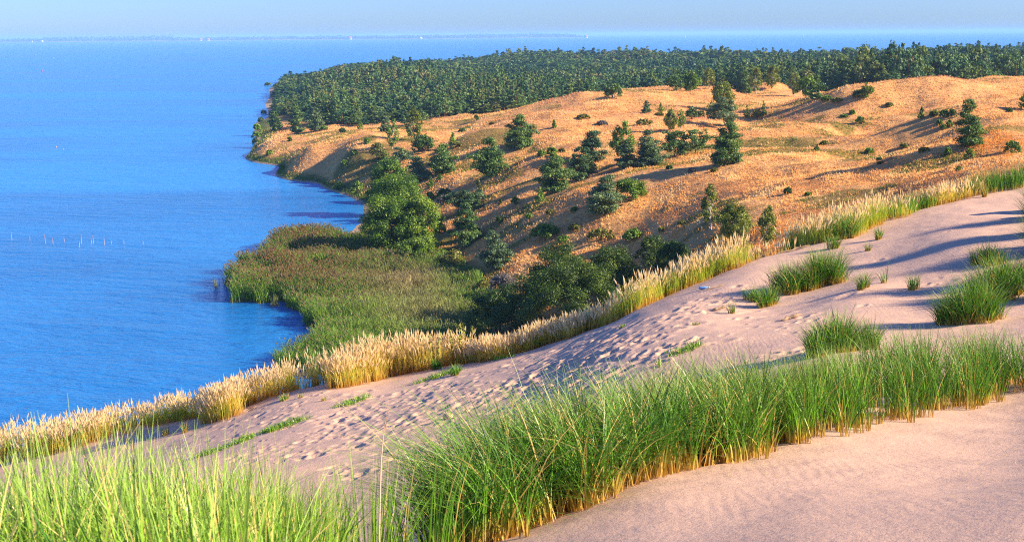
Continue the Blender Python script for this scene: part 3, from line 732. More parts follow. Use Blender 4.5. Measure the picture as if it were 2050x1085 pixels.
# which show largest: a sightline test over the terrain
uu = np.linspace(-.25, .5, 150); vv = np.exp(np.linspace(math.log(95), math.log(1000), 500))
A, B = np.meshgrid(uu, vv); el = (np.maximum(zh(A * B, B), 0) - CAMZ) / B; run = np.maximum.accumulate(el, 0)
ii = np.clip(np.searchsorted(vv, G[:, 1]) - 1, 0, 499); jj = np.clip(np.round((u_ + .25) / .75 * 149).astype(int), 0, 149)
top = (gz + Hf - CAMZ) / G[:, 1]
show = (top - run[ii, jj]) * F
inview = (u_ > -.2) & (u_ < .405) & (ii < 499)
score = np.where(inview, np.minimum(show, Hf / G[:, 1] * F) - .35 * ed.clip(0, 60), -1e9)
idx = np.argsort(-score)[:300]; single = np.zeros(len(G), bool); single[idx] = True

s = M('forest needles'); a_ = s.n('SeparateColor', s.attr('fc').outputs['Color'])
def fmat(rv, tv):
    c = s.ramp(tv, (.20, (.036, .105, .055)), (.45, (.080, .180, .056)), (.66, (.140, .225, .050)), (.85, (.170, .185, .055)))
    c = s.mix(1, c, s.ramp(rv, (0., .70), (1., 1.25)), 'MULTIPLY')
    return s.leafy(c, .25, c, .02)
FM = s.surf(fmat(a_.outputs[0], a_.outputs[1]))
s = M('wood edge needles')
FM1 = s.surf(fmat(s.attr('rv').outputs['Fac'], s.math('ADD', .28, s.math('MULTIPLY', s.n('ObjectInfo').outputs['Random'], .46))))

protos = {}
for lod, nq in (('n', 320), ('m', 160), ('f', 76)):
    for kd in ('pine', 'leaf'):
        protos[lod, kd] = [forest_proto(kd, nq, fr) for _ in range(6)]
VV, FC = [], []
for lod, a, b in (('n', 0, 700), ('m', 700, 1080), ('f', 1080, 5000)):
    for kd in ('pine', 'leaf'):
        sel = np.where((G[:, 1] >= a) & (G[:, 1] < b) & (leafy_ == (kd == 'leaf')) & ~single)[0]
        var = fr.integers(0, 6, len(sel))
        for v in range(6):
            ss = sel[var == v]
            if len(ss) == 0: continue
            P0, rv = protos[lod, kd][v]
            an = fr.uniform(0, 6.28, len(ss)); ca, sa = np.cos(an)[:, None], np.sin(an)[:, None]
            w_ = Wf[ss][:, None]
            x = (P0[:, 0] * ca - P0[:, 1] * sa) * w_ + G[ss, 0][:, None]
            y = (P0[:, 0] * sa + P0[:, 1] * ca) * w_ + G[ss, 1][:, None]
            z = P0[:, 2] * Hf[ss][:, None] + gz[ss][:, None]
            VV.append(np.stack([x, y, z], -1).reshape(-1, 3).astype(np.float32))
            FC.append(np.stack([np.broadcast_to(rv, x.shape), np.broadcast_to(tint[ss][:, None], x.shape), np.zeros(x.shape)], -1).reshape(-1, 3).astype(np.float32))
VV = np.vstack(VV); FC = np.vstack(FC)
me = mesh_of('forest', VV, quads(len(VV) // 4)); attr(me, 'fc', FC)
obj('forest', me, FM, kind='stuff', label='dense dark pine wood covering the headland down to the lagoon', category='wood')
# the three hundred that show largest, each a tree of its own
edge_src = []
for kd in ('pine', 'leaf'):
    for _ in range(6):
        V, rv = forest_proto(kd, 420, fr)
        wv, wq = join([tube([[0, 0, -.02], [.01, .0, .45], [0, 0, .92]], [.016, .012, .004], 5)] + [tube([[0, 0, f], [.1 * math.cos(k * 2.1), .1 * math.sin(k * 2.1), f + .04]], [.006, .003], 3) for k, f in enumerate((.3, .4, .5, .6, .7))])
        cm = mesh_of('crown', V, quads(len(V) // 4)); attr(cm, 'rv', rv); cm.materials.append(FM1)
        tm = mesh_of('trunk', wv, wq); tm.materials.append(BARK)
        edge_src.append((cm, tm))
for i in idx:
    k = int(fr.integers(0, 6)) + (6 if leafy_[i] else 0); cm, tm = edge_src[k]
    pine = not leafy_[i]
    root = thing('wood_pine' if pine else 'wood_broadleaf', 'dark pine along the near edge of the dense headland wood' if pine else 'olive broadleaf tree along the near edge of the dense headland wood', 'pine' if pine else 'tree',
                 (G[i, 0], G[i, 1], gz[i] - .05), 'pines along the near edge of the wood' if pine else 'broadleaf trees along the near edge of the wood')
    w_ = Wf[i] * 1.05; root.scale = (w_, w_, Hf[i]); root.rotation_euler = (0, 0, fr.uniform(0, 6.28))
    c = obj('crown', cm, None, root); t = obj('trunk', tm, None, root)
# ------------------------------------------------------------------ grass
def blades(B, h, az, bend, w, seg, r, face=None, stiff=.42):
    """strips rooted at B; returns V (n, seg+1, 2, 3) flattened, quads, t, blade index"""
    n = len(B); t = np.linspace(0, 1, seg + 1)[None, :, None]
    h = np.broadcast_to(h, n)[:, None, None]; bd = np.broadcast_to(bend, n)[:, None, None]
    w = np.broadcast_to(w, n)[:, None, None]
    dirv = np.stack([np.cos(az), np.sin(az)], -1)[:, None, :]
    P = np.empty((n, seg + 1, 3))
    P[..., :2] = B[:, None, :2] + dirv * (bd * h * (.25 * t + .75 * t ** 2.1))
    P[..., 2:] = B[:, None, 2:] + h * (t - stiff * bd * t ** 2.2)
    ph = r.uniform(0, PI, n) if face is None else face
    wd = np.stack([np.cos(ph), np.sin(ph), 0 * ph], -1)[:, None, :]
    half = wd * w * .5 * (1 - .92 * t ** 1.6)
    V = np.stack([P - half, P + half], 2)
    i = np.arange(n)[:, None] * (2 * (seg + 1)) + np.arange(seg)[None] * 2
    Q = np.stack([i, i + 1, i + 3, i + 2], -1).reshape(-1, 4)
    tt = np.broadcast_to(t[..., 0][:, :, None], (n, seg + 1, 2)).ravel()
    rn = np.repeat(r.random(n), 2 * (seg + 1))
    return V.reshape(-1, 3), Q, tt, rn, P[:, -1]

def plumes(T, D, L_, w, r):
    """soft seed heads: two crossed spindles standing on T along D"""
    n = len(T); a = unit(np.cross(D, unit(r.normal(size=(n, 3))))); b = np.cross(D, a)
    L_ = np.broadcast_to(L_, n)[:, None]; w = np.broadcast_to(w, n)[:, None]
    out = []
    for s_ in (a, b):
        out.append(np.stack([T - D * L_ * .15, T + D * L_ * .38 + s_ * w, T + D * L_, T + D * L_ * .38 - s_ * w], 1))
    V = np.concatenate(out, 1).reshape(-1, 3)
    return V, quads(2 * n), np.full(8 * n, .5), np.repeat(r.random(n), 8)

class Sward:
    def __init__(s): s.V = []; s.Q = []; s.A = []; s.o = 0
    def add(s, V, Q, t, rn, kind):
        s.V.append(V); s.Q.append(Q + s.o); s.o += len(V)
        s.A.append(np.stack([t, rn, np.broadcast_to(kind, len(V))], -1))
    def grass(s, B, h, az, bend, w, seg, r, kind=0., plume=0., pl=.2, pw=.013, tone=None):
        V, Q, t, rn, tip = blades(B, h, az, bend, w, seg, r)
        if tone is not None: rn = .5 * rn + .5 * np.repeat(tone, 2 * (seg + 1))
        s.add(V, Q, t, rn, np.repeat(np.broadcast_to(kind, len(B)), 2 * (seg + 1)))
        if plume > 0:
            k = r.random(len(B)) < plume; tp = tip[k]
            bb = np.broadcast_to(bend, len(B))[k]; az_ = az[k]
            D = unit(np.stack([np.cos(az_) * bb * 1.3, np.sin(az_) * bb * 1.3, 1 - .6 * bb], -1))
            V, Q, t, rn = plumes(tp, D, pl * r.uniform(.7, 1.25, len(tp)), pw * r.uniform(.7, 1.3, len(tp)), r); s.add(V, Q, t, rn, np.full(len(V), 2.))
    def mesh(s, name, off=None):
        V = np.vstack(s.V)
        if off is not None: V = V - off
        me = mesh_of(name, V, np.vstack(s.Q)); attr(me, 'bl', np.vstack(s.A)); return me

def grass_mat(name, base, g1, g2, tip, golden, plume=(.74, .56, .34), tr=.32):
    """kind 0 green, 1 golden straw, 2 seed head; along the blade from a straw foot to the tip"""
    s = M(name); a = s.n('SeparateColor', s.attr('bl').outputs['Color']); t, rn, kd = a.outputs
    g = s.mix(rn, g1, g2)
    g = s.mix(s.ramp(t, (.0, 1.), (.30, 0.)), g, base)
    g = s.mix(s.ramp(t, (.72, 0.), (1., .7)), g, tip)
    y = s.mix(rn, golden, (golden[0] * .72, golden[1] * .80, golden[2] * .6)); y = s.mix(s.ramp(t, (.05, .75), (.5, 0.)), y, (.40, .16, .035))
    c = s.mix(s.math('MINIMUM', kd, 1.), g, y)
    p = s.mix(rn, plume, (plume[0] * .78, plume[1] * .72, plume[2] * .62))
    c = s.mix(s.math('MAXIMUM', s.math('SUBTRACT', kd, 1.), 0.), c, p)
    return s.surf(s.leafy(c, tr, s.mix(1, c, (1.15, 1.1, .7), 'MULTIPLY'), .035, .42))
GREEN = grass_mat('marram green', (.58, .34, .08), (.012, .090, .007), (.160, .390, .026), (.36, .48, .10), (.72, .52, .18), tr=.18)
FRESH = grass_mat('marram fresh green', (.44, .40, .08), (.026, .150, .008), (.300, .530, .042), (.44, .60, .14), (.74, .62, .22), tr=.22)
GOLD = grass_mat('marram golden', (.66, .36, .09), (.26, .40, .035), (.48, .56, .065), (.70, .64, .18), (.88, .68, .17), (.95, .82, .58), .42)
gr = np.random.default_rng(21)

def along(poly, n, r, jit=0.):
    p = np.array(poly, float); seg = np.linalg.norm(np.diff(p, axis=0), axis=1); c = np.r_[0, np.cumsum(seg)]
    d = r.random(n) * c[-1]; i = np.clip(np.searchsorted(c, d) - 1, 0, len(seg) - 1); f = (d - c[i]) / seg[i]
    return p[i] + (p[i + 1] - p[i]) * f[:, None], d / c[-1]

def tufted(poly, ntuft, depth, per, rad, r, back=.65):
    """tuft centres in a band behind a line on the dune (photo pixels), then stem feet round each tuft"""
    q = hit_low([a for a, b in poly], [b for a, b in poly]); q = q[~np.isnan(q[:, 0])]
    c, s_ = along(q[:, :2], ntuft, r)
    off = depth * r.random(ntuft) ** 1.0
    c = c + np.stack([-.25 * off, off], -1) + r.normal(0, .06, (ntuft, 2))
    k = np.repeat(np.arange(ntuft), per); n = len(k)
    a = r.uniform(0, 2 * PI, n); rr = rad * np.sqrt(r.random(n))
    B = np.c_[c[k, 0] + np.cos(a) * rr, c[k, 1] + np.sin(a) * rr, np.zeros(n)]
    B[:, 2] = zd(B[:, 0], B[:, 1]) - .02
    return B, k, a, rr / rad, s_[k], off[k] / depth

def put(sw, name, mat, label, cat='grass', kind='stuff', **kw):
    return obj(name, sw.mesh(name), mat, kind=kind, label=label, category=cat, **kw)

# --- the long bank of green marram across the foreground
sw = Sward(); r = gr
B, k, a, q, s_, o_ = tufted([(985,1088),(1100,1044),(1300,962),(1450,928),(1600,886)], 360, 1.9, 36, .13, r)
tf = r.random(400)[k]; hn = (.42 + .56 * r.random(len(B)) ** .7 + .22 * (r.random(len(B)) < .06)) * (.78 + .42 * tf); hn *= np.interp(s_, [0, .15, .4, 1], [1.16, 1.18, 1.06, .95])
az = np.where(r.random(len(B)) < .5, a, PI * 1.02 + r.normal(0, .7, len(B)))
bend = (.14 + .42 * q * r.random(len(B)) + .55 * r.random(len(B)) ** 2.2) * np.interp(s_, [0, .2, .6, 1], [1.5, 1.25, .95, .8])
dry = (r.random(len(B)) < .10) * 1.0
sw.grass(B, hn * 1.06, az, bend.clip(0, 1.15), r.uniform(.006, .017, len(B)), 6, r, dry, tone=r.random(400)[k])
B, k, a, q, s_, o_ = tufted([(990,1100),(1100,1056),(1300,976),(1450,940),(1600,897),(1700,872),(1865,842),(2040,800)], 34, .5, 11, .05, r)
sw.grass(B, .35 + .5 * r.random(len(B)), np.where(r.random(len(B)) < .6, a, PI + r.normal(0, .9, len(B))), (.1 + .7 * r.random(len(B)) ** 1.6), r.uniform(.006, .015, len(B)), 6, r, (r.random(len(B)) < .16) * 1.)
B, k, a, q, s_, o_ = tufted([(1600,886),(1700,862),(1790,845),(1865,834)], 78, 1.7, 40, .12, r)
az = np.where(r.random(len(B)) < .5, a, PI + r.normal(0, .8, len(B)))
sw.grass(B, (.55 + .4 * r.random(len(B))) * .95, az, (.12 + .40 * r.random(len(B)) ** 2).clip(0, 1), r.uniform(.006, .012, len(B)), 5, r, (r.random(len(B)) < .05) * 1.)
put(sw, 'marram_bank', GREEN, 'dense green marram grass bank crossing the sand in front of the footprints')
sw = Sward()
B, k, a, q, s_, o_ = tufted([(1885,822),(1960,800),(2050,784),(2150,765)], 66, 1.9, 42, .14, r)
az = np.where(r.random(len(B)) < .55, a, PI + r.normal(0, .7, len(B)))
sw.grass(B, (.6 + .45 * r.random(len(B))) * .92, az, (.15 + .5 * r.random(len(B)) ** 2).clip(0, 1), r.uniform(.006, .012, len(B)), 5, r, (r.random(len(B)) < .05) * 1.)
put(sw, 'marram_bank', GREEN, 'looser green marram grass bank at the eastern edge above bare sand')
# --- bright blurred grass close to the lens, lower left
def scatter(n_t, per, yr, ur, rad, r, keep=None):
    y = r.uniform(*yr, n_t); u = r.uniform(*ur, n_t)
    if keep is not None: m_ = keep(u, y); y, u = y[m_], u[m_]
    k = np.repeat(np.arange(len(y)), per); a = r.uniform(0, 2 * PI, len(k)); rr = rad * np.sqrt(r.random(len(k)))
    B = np.c_[(u * y)[k] + np.cos(a) * rr, y[k] + np.sin(a) * rr, np.zeros(len(k))]; B[:, 2] = zd(B[:, 0], B[:, 1]) - .02
    return B, a, rr / rad
sw = Sward()
B, a, q = scatter(420, 28, (3.6, 9.5), (-.62, -.205), .15, r)
dry = np.where(r.random(len(B)) < .15, 1., 0.)
az = np.where(r.random(len(B)) < .6, a, PI + r.normal(0, 1., len(B)))
topz = CAMZ - (.300 + .05 * r.random(len(B)) + np.interp(B[:, 0] / B[:, 1], [-.42, -.30, -.2], [-.012, 0., .025])) * B[:, 1]      # the sward is cropped level by the wind
h_ = np.clip(topz - B[:, 2], .28, 1.3) * r.uniform(.6, 1.06, len(B))
sw.grass(B, h_, az, (.08 + .75 * r.random(len(B)) ** 2.0), r.uniform(.006, .017, len(B)), 6, r, dry, tone=r.random(len(B)))
put(sw, 'near_grass', FRESH, 'bright green soft-focus grass mass in the lower western corner')
sw = Sward()
B, a, q = scatter(46, 34, (5.6, 7.6), (-.235, -.165), .13, r)
sw.grass(B, r.uniform(.45, .86, len(B)), a, (.05 + .38 * r.random(len(B)) ** 2), r.uniform(.006, .011, len(B)), 6, r, (r.random(len(B)) < .07) * 1.)
put(sw, 'near_grass', FRESH, 'upright bright green grass stand between the grass mass and the thin dark tufts')
for (u0, y0, n_, hh_, sp, lab) in [(-.125, 7.3, 190, .98, .24, 'thin upright grass tuft beside a pale dry stem close to the camera'), (-.078, 7.3, 70, .90, .2, 'sparse grass tuft between the pale stem and the dark arching grass'), (-.045, 8.1, 130, .95, .30, 'dark wiry grass tuft arching at the western end of the marram bank'), (-.155, 6.0, 70, .6, .2, 'low bright tuft beside the upright grass stand')]:
    sw = Sward(); n = n_
    a = r.uniform(0, 2 * PI, n); rr = sp * np.sqrt(r.random(n)); B = np.c_[u0 * y0 + np.cos(a) * rr, y0 + np.sin(a) * rr, np.zeros(n)]; B[:, 2] = zd(B[:, 0], B[:, 1]) - .02
    sw.grass(B, hh_ * r.uniform(.5, 1.05, n), a, .08 + .55 * r.random(n) ** 1.8, r.uniform(.005, .010, n), 6, r, (r.random(n) < .08) * 1.)
    c0 = np.array([u0 * y0, y0, float(zd(np.array([u0 * y0]), np.array([y0]))[0])])
    obj('grass_tuft', sw.mesh('grass_tuft', c0), GREEN if 'dark' in lab or 'sparse' in lab else FRESH, loc=c0, label=lab, category='grass tuft', group='grass tufts on the sand')

# --- golden fringe along the brow of the dune
FR = [('pale_marram', [(-60,938),(0,926),(110,912),(180,892),(235,868)], 160, 2.4, 34, .85, .60, .42, 'pale feathery marram along the dune brow above the lagoon, lowest stretch'),
 ('green_marram', [(255,868),(300,856),(350,846),(400,836)], 60, 2.0, 30, .70, .22, .30, 'greener marram on the brow above the lagoon, between two pale stretches'),
 ('golden_marram', [(408,846),(460,842),(500,812),(550,790),(612,776)], 105, 2.3, 40, .95, .75, .42, 'golden feathery marram on the brow with a shaggy drooping western end'),
 ('golden_marram', [(632,780),(700,776),(780,752),(850,736),(930,728)], 165, 2.3, 42, 1.06, .80, .45, 'tallest golden marram stand on the brow in front of the reed bed'),
 ('golden_marram', [(936,728),(1000,714),(1100,690),(1180,662),(1243,634)], 150, 1.7, 40, .66, .80, .42, 'straw coloured marram on the brow in front of the willow thicket'),
 ('tall_marram', [(1262,624),(1330,592),(1420,554),(1502,523)], 140, 1.8, 42, .88, .08, .20, 'tall yellow-green marram with feathery tips beside the willow thicket'),
 ('dry_stalks', [(1500,523),(1560,510),(1600,498)], 14, 1.0, 8, .34, 1.0, .4, 'short broken dry stalks on the brow in front of the slim birch'),
 ('tall_marram', [(1622,492),(1690,480),(1760,452),(1815,436)], 110, 2.0, 42, .85, .08, .18, 'yellow-green marram stand on the brow east of the slim birch'),
 ('tall_marram', [(1814,412),(1870,405)], 60, 2.2, 36, .62, .06, .08, 'short bright green grass on the brow beyond the bare sand saddle'),
 ('dry_marram', [(1868,406),(1950,396)], 42, 2.0, 30, .60, .85, .4, 'thin dry grass on the brow beside the dense grey-green stand'),
 ('dense_marram', [(1952,394),(2000,385),(2050,377),(2140,360)], 130, 2.8, 46, 1.12, .08, .04, 'dense grey-green marram stand on the highest part of the brow')]
for nm, poly, nt_, dp, per, H, gold, plm, lab in FR:
    sw = Sward(); B, k, a, q, s_, o_ = tufted(poly, nt_, dp, per, .26, r)
    tg = r.random(nt_ + 1)[k]
    gapn = fbm(B[:, 0] * .45, B[:, 1] * .45, 77, 2); kp = gapn > .24; B, k, a, q, s_, o_, tg = B[kp], k[kp], a[kp], q[kp], s_[kp], o_[kp], tg[kp]
    kd = np.clip((tg < gold) * .75 + .25 * (r.random(len(B)) < gold) - .1 * r.random(len(B)), 0, 1)
    hh_ = H * (.62 + .62 * fbm(B[:, 0] * .5 + 9, B[:, 1] * .5, 83, 3)) * (.62 + .5 * r.random(len(B))) * (.75 + .5 * r.random(nt_ + 1)[k])
    if nm == 'golden_marram' and H < 1.0: hh_ *= np.interp(s_, [0, .15, 1], [.75, 1, 1])
    az = np.where(r.random(len(B)) < .6, a, PI + r.normal(0, .9, len(B)))
    pm = np.where(o_ > .0, 1, 0)
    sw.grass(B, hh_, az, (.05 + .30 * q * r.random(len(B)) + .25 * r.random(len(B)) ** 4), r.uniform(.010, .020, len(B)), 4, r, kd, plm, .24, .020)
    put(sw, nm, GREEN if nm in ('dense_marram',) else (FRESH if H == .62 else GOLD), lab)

# --- single tussocks standing on the sand: (base px, radius m, height m, blades, dryness, label)
TUS = [(1652,575,.75,1.15,1500,.10,'large upright green tussock with orange foot below the brow, eastern part'),
 (1590,590,.60,.95,800,.12,'bushy green tussock joined to the western side of the large upright one'),
 (1540,614,.34,.62,420,.06,'spiky green tussock between the joined tussocks and the small dark sprig'),
 (1510,604,.26,.50,240,.04,'leaning green tussock tip, westernmost of the row below the brow'),
 (1466,629,.10,.42,46,.25,'small dark wiry sprig on the open sand slope'),
 (1729,581,.20,.56,170,.12,'lone spiky tuft east of the large upright tussock'),
 (1774,568,.06,.55,30,.15,'very thin upright sprig between two spiky tufts'),
 (1832,581,.22,.52,110,.10,'sparse fanned tuft on sand west of the biggest tussock'),
 (1683,564,.06,.62,26,.3,'thin tall grass sprig at the eastern side of the large upright tussock'),
 (1955,645,.62,.98,1500,.08,'biggest tussock, dense front half on the eastern slope'),
 (2005,600,.60,1.05,1300,.10,'tall rear half of the biggest tussock on the eastern slope'),
 (1985,530,.45,.62,520,.15,'upper thin tussock behind the biggest one'),
 (2055,560,.40,.6,400,.2,'thin grass tussock cut by the eastern edge of the view'),
 (1680,705,.46,.78,1150,.04,'dark domed tussock rising behind the marram bank'),
 (1745,700,.26,.62,360,.05,'smaller dark tussock touching the domed one'),
 (1640,715,.28,.55,300,.06,'low western shoulder tuft of the domed tussock'),
 (1700,478,.50,.95,800,.15,'bright green tussock in front of the yellow-green brow stand'),
 (1762,481,.22,.50,150,.15,'small round tuft on sand at the foot of the brow stand'),
 (1668,500,.24,.60,170,.2,'thin pale tuft at the shady foot of the brow stand'),
 (1735,505,.13,.36,60,.3,'tiny dry tuft on the sunny sand below the brow stand'),
 (1976,395,.18,.75,90,.6,'wispy dry tuft at the sandy foot of the dense grey-green stand'),
 (868,742,.22,.45,220,.0,'dark blue-green tuft on sand terrace below the tallest golden stand'),
 (913,752,.20,.42,160,.0,'small blue-green tuft at the top of the weed strip'),
 (1478,537,.10,.8,30,.8,'single dry stalk tuft at the end of the tall marram'),
 (845,470,.01,.01,1,.0,''),
 (332,873,.18,.5,90,.55,'thin yellow tuft on the sand terrace'),
 (366,868,.16,.45,60,.55,'sparse yellow sprig on the sand terrace, east of the thin yellow tuft'),
 (570,802,.30,.25,150,.3,'low olive tuft at the sandy foot of the golden marram'),
 (645,805,.16,.20,60,.4,'tiny tuft in the middle of the sand terrace'),
 (600,798,.10,.22,30,.4,'tiny sprig beside the low olive tuft'),
 (2108,440,.6,1.5,1500,.1,'grass tussock just past the eastern edge of the view casting the upper shadow band'),
 (2112,508,.6,1.3,1300,.1,'grass tussock just past the eastern edge of the view casting the middle shadow band'),
 (2110,450,.6,1.35,1000,.1,'upper grass tussock beyond the eastern edge, casting the long shadow band'),
 (2150,432,.6,1.4,1000,.1,'tall grass tussock beyond the eastern edge near the brow'),
 (2120,500,.6,1.2,900,.1,'middle grass tussock beyond the eastern edge'),
 (2200,470,.7,1.4,1000,.1,'farther grass tussock beyond the eastern edge'),
 (2130,590,.6,1.1,900,.1,'lower grass tussock beyond the eastern edge'),
 (1397,652,.14,.14,60,.3,'tiny green sprig lying on the long shadow band'),
 (1238,660,.22,.14,80,.2,'low green sprout on the slope below the thicket')]
for cx, by, rad_, hh_, n, dry, lab in TUS:
    if not lab: continue
    c0 = hit_low([cx], [by])[0]
    if np.isnan(c0[0]): continue
    c0[1] += rad_ * .5; c0[2] = float(zd(c0[:1], c0[1:2])[0])
    r = np.random.default_rng(cx * 3 + by); sw = Sward(); nt_ = max(1, n // 42)
    tc = r.normal(size=(nt_, 2)); tc = tc / np.maximum(1, np.linalg.norm(tc, axis=1))[:, None] * rad_ * np.sqrt(r.random((nt_, 1))) * .9
    k = r.integers(0, nt_, n); a = r.uniform(0, 2 * PI, n)
    off = tc[k] + np.stack([np.cos(a), np.sin(a)], -1) * (.07 + .10 * rad_) * np.sqrt(r.random((n, 1)))
    B = np.c_[c0[:2] + off, np.zeros(n)]; B[:, 2] = zd(B[:, 0], B[:, 1]) - .02
    oa = np.arctan2(off[:, 1], off[:, 0]); q = (np.linalg.norm(off, axis=1) / (rad_ + .05)).clip(0, 1)
    az = np.where(r.random(n) < .5, oa + r.normal(0, .5, n), np.where(r.random(n) < .5, PI + r.normal(0, .5, n), a))
    h2 = hh_ * (.42 + .62 * r.random(n) ** .8 + .25 * (r.random(n) < .08)) * (1.05 - .35 * q ** 2)
    sw.grass(B, h2, az, (.08 + .75 * q * r.random(n) + .45 * r.random(n) ** 3).clip(0, 1.2), r.uniform(.008, .019, n), 5, r, (r.random(n) < dry) * 1.)
    obj('grass_tussock', sw.mesh('grass_tussock', c0), GREEN, loc=c0, label=lab, category='grass tussock', group='grass tussocks standing on the sand')

# --- low weeds in strips on the sand
def weeds(poly, n, dep, hgt, lab, flowers=0):
    r = gr; q = hit_low([a for a, b in poly], [b for a, b in poly]); q = q[~np.isnan(q[:, 0])]
    c, s_ = along(q[:, :2], n, r); c = c + np.stack([0 * s_, dep * (r.random(n) - .3)], -1)
    dens = fbm(c[:, 0] * .8, c[:, 1] * .8, 7, 3); m_ = dens > np.quantile(dens, .58); c = c[m_]; n = len(c)
    z = zd(c[:, 0], c[:, 1]); C = np.c_[c, z]
    k = np.repeat(np.arange(n), 3); P_ = C[k] + np.c_[r.normal(0, .07, (len(k), 2)), hgt * r.random(len(k))]
    nn = unit(r.normal(size=(len(k), 3)) + [0, 0, .6])
    V = leaf_quads(P_, nn, .026, r, 2.4); rv = np.repeat(r.random(len(k)), 4)
    sw = Sward(); sw.add(V.reshape(-1, 3), quads(len(k)), np.full(len(k) * 4, .5), rv, np.zeros(len(k) * 4))
    a = r.uniform(0, 2 * PI, n); sw.grass(C, hgt * r.uniform(.6, 2.4, n), a, .5 * r.random(n), np.full(n, .014), 3, r, 0., flowers, .05, .02)
    put(sw, 'sand_weeds', FRESH, lab, 'weeds')
weeds([(390,918),(470,893),(550,862),(640,832),(720,806),(800,783),(900,750),(935,742)], 1900, 1.0, .11, 'strip of low green weeds along the foot of the footprint slope')
weeds([(1318,735),(1350,715),(1390,698),(1430,682)], 260, .4, .10, 'short strip of low flowering weeds on the slope above the marram bank')
weeds([(985,725),(1010,718),(1040,712)], 160, .5, .12, 'low green weeds at the foot of the straw coloured marram')

# --- fallen stems and crumbs of straw on the sand
q = hit_dune(gr.uniform(950, 2050, 420), gr.uniform(600, 1000, 420)); q = q[~np.isnan(q[:, 0])]
V = leaf_quads(q + [0, 0, .012], unit(np.array([0, 0, 1.]) + .12 * gr.normal(size=(len(q), 3))), .008, gr, 5.)
me = mesh_of('straw_litter', V.reshape(-1, 3), quads(len(V))); attr(me, 'bl', np.c_[np.full(len(V) * 4, .5), np.repeat(gr.random(len(V)), 4), np.ones(len(V) * 4)])
obj('straw_litter', me, GREEN, kind='stuff', label='bits of dead straw scattered over the bare sand', category='litter')
# --- reeds in the shallows
RP = [(474,604),(540,616),(590,630),(612,650),(640,672),(640,690),(600,712),(585,735),(640,760),(760,760),(900,760),(960,700),(980,640),(1040,600),(1035,575),(960,565),(900,548),(840,540),(760,515),(700,498),(650,488),(590,486),(545,490),(532,505),(524,530),(480,560),(468,585)]
rp = np.array([at_height(a, b, 0.) for a, b in RP])[:, :2]
def inside(P_, poly):
    x, y = P_[:, 0], P_[:, 1]; c = np.zeros(len(P_), bool); j = len(poly) - 1
    for i in range(len(poly)):
        xi, yi = poly[i]; xj, yj = poly[j]
        c ^= ((yi > y) != (yj > y)) & (x < (xj - xi) * (y - yi) / (yj - yi + 1e-12) + xi); j = i
    return c
r = gr; lo_, hi_ = rp.min(0), rp.max(0)
P_ = lo_ + (hi_ - lo_) * r.random((150000, 2))
wob = np.stack([fbm(P_[:, 0] / 5, P_[:, 1] / 5, 201, 3) - .5, fbm(P_[:, 0] / 5, P_[:, 1] / 5, 203, 3) - .5], -1) * 7
P_ = P_[inside(P_ + wob, rp)]
zz = zh(P_[:, 0], P_[:, 1]); P_ = P_[zz < 2.2]; zz = np.maximum(zz[zz < 2.2], -.05)
pp = np.array(to_px(np.c_[P_, zz + 2])).T
thin = fbm(P_[:, 0] / 4, P_[:, 1] / 4, 205, 3); kp = thin > .30; P_, zz, pp = P_[kp], zz[kp], pp[kp]
n = len(P_); B = np.c_[P_, zz]
zone = fbm(P_[:, 0] / 13, P_[:, 1] / 9, 207, 3)
red = .62 * np.exp(-((pp[:, 0] - 620) / 165) ** 2 - ((pp[:, 1] - 545) / 50) ** 2) * (.4 + 1.2 * zone) + .5 * np.exp(-((pp[:, 0] - 620) / 100) ** 2 - ((pp[:, 1] - 480) / 16) ** 2)
pale = np.exp(-((pp[:, 0] - 810) / 85) ** 2 - ((pp[:, 1] - 560) / 32) ** 2) + .6 * np.exp(-((pp[:, 0] - 860) / 110) ** 2 - ((pp[:, 1] - 625) / 30) ** 2)
H = (3.2 + 3.2 * (zone - .5)) * (r.uniform(.7, 1.1, n) + .25 * (thin[kp] - .5)) * np.interp(zz, [-.3, .3, 1.6], [1.05, 1, .55])
V, Q, t, rn, tip = blades(B, H, PI + r.normal(0, .9, n), .10 + .25 * r.random(n), r.uniform(.045, .085, n), 3, r)
rep = lambda v: np.repeat(v, 8)
cls = np.stack([t, rn, rep((pale * (.4 + .9 * r.random(n))).clip(0, 1))], -1)
# drooping leaves half way up and brownish plumes
lb = B + np.c_[np.zeros((n, 2)), H * r.uniform(.35, .75, n)]
V2, Q2, t2, rn2, _ = blades(lb, H * .38, r.uniform(0, 2 * PI, n), .5 + .5 * r.random(n), r.uniform(.06, .10, n), 2, r)
cl2 = np.stack([.5 + .4 * t2, rn2, np.repeat((pale * .8).clip(0, 1), 6)], -1)
rd = r.random(n) < (.05 + .55 * red.clip(0, 1)); D = unit(np.c_[-.35 + .2 * r.normal(size=rd.sum()), .2 * r.normal(size=rd.sum()), np.ones(rd.sum())])
V3, Q3, t3, rn3 = plumes(tip[rd], D, .42, .085, r); cl3 = np.stack([np.full(len(t3), 2.), rn3, np.repeat(red[rd].clip(0, 1), 8)], -1)
s = M('reed stems'); a_ = s.n('SeparateColor', s.attr('bl').outputs['Color']); t, rn, zn = a_.outputs
c = s.mix(rn, (.050, .160, .014), (.260, .420, .045)); c = s.mix(s.ramp(t, (.0, 1.), (.22, 0.)), c, (.26, .20, .045)); c = s.mix(zn, c, (.42, .32, .17))
pl = s.mix(zn, (.26, .24, .10), s.mix(rn, (.20, .065, .030), (.28, .13, .06)))
c = s.mix(s.math('GREATER_THAN', t, 1.5), c, pl)
REED = s.surf(s.leafy(c, .28, None, .02))
V = np.vstack([V, V2, V3]); Q = np.vstack([Q, Q2 + len(t_) if False else Q2 + 8 * n, Q3 + 8 * n + len(V2)])
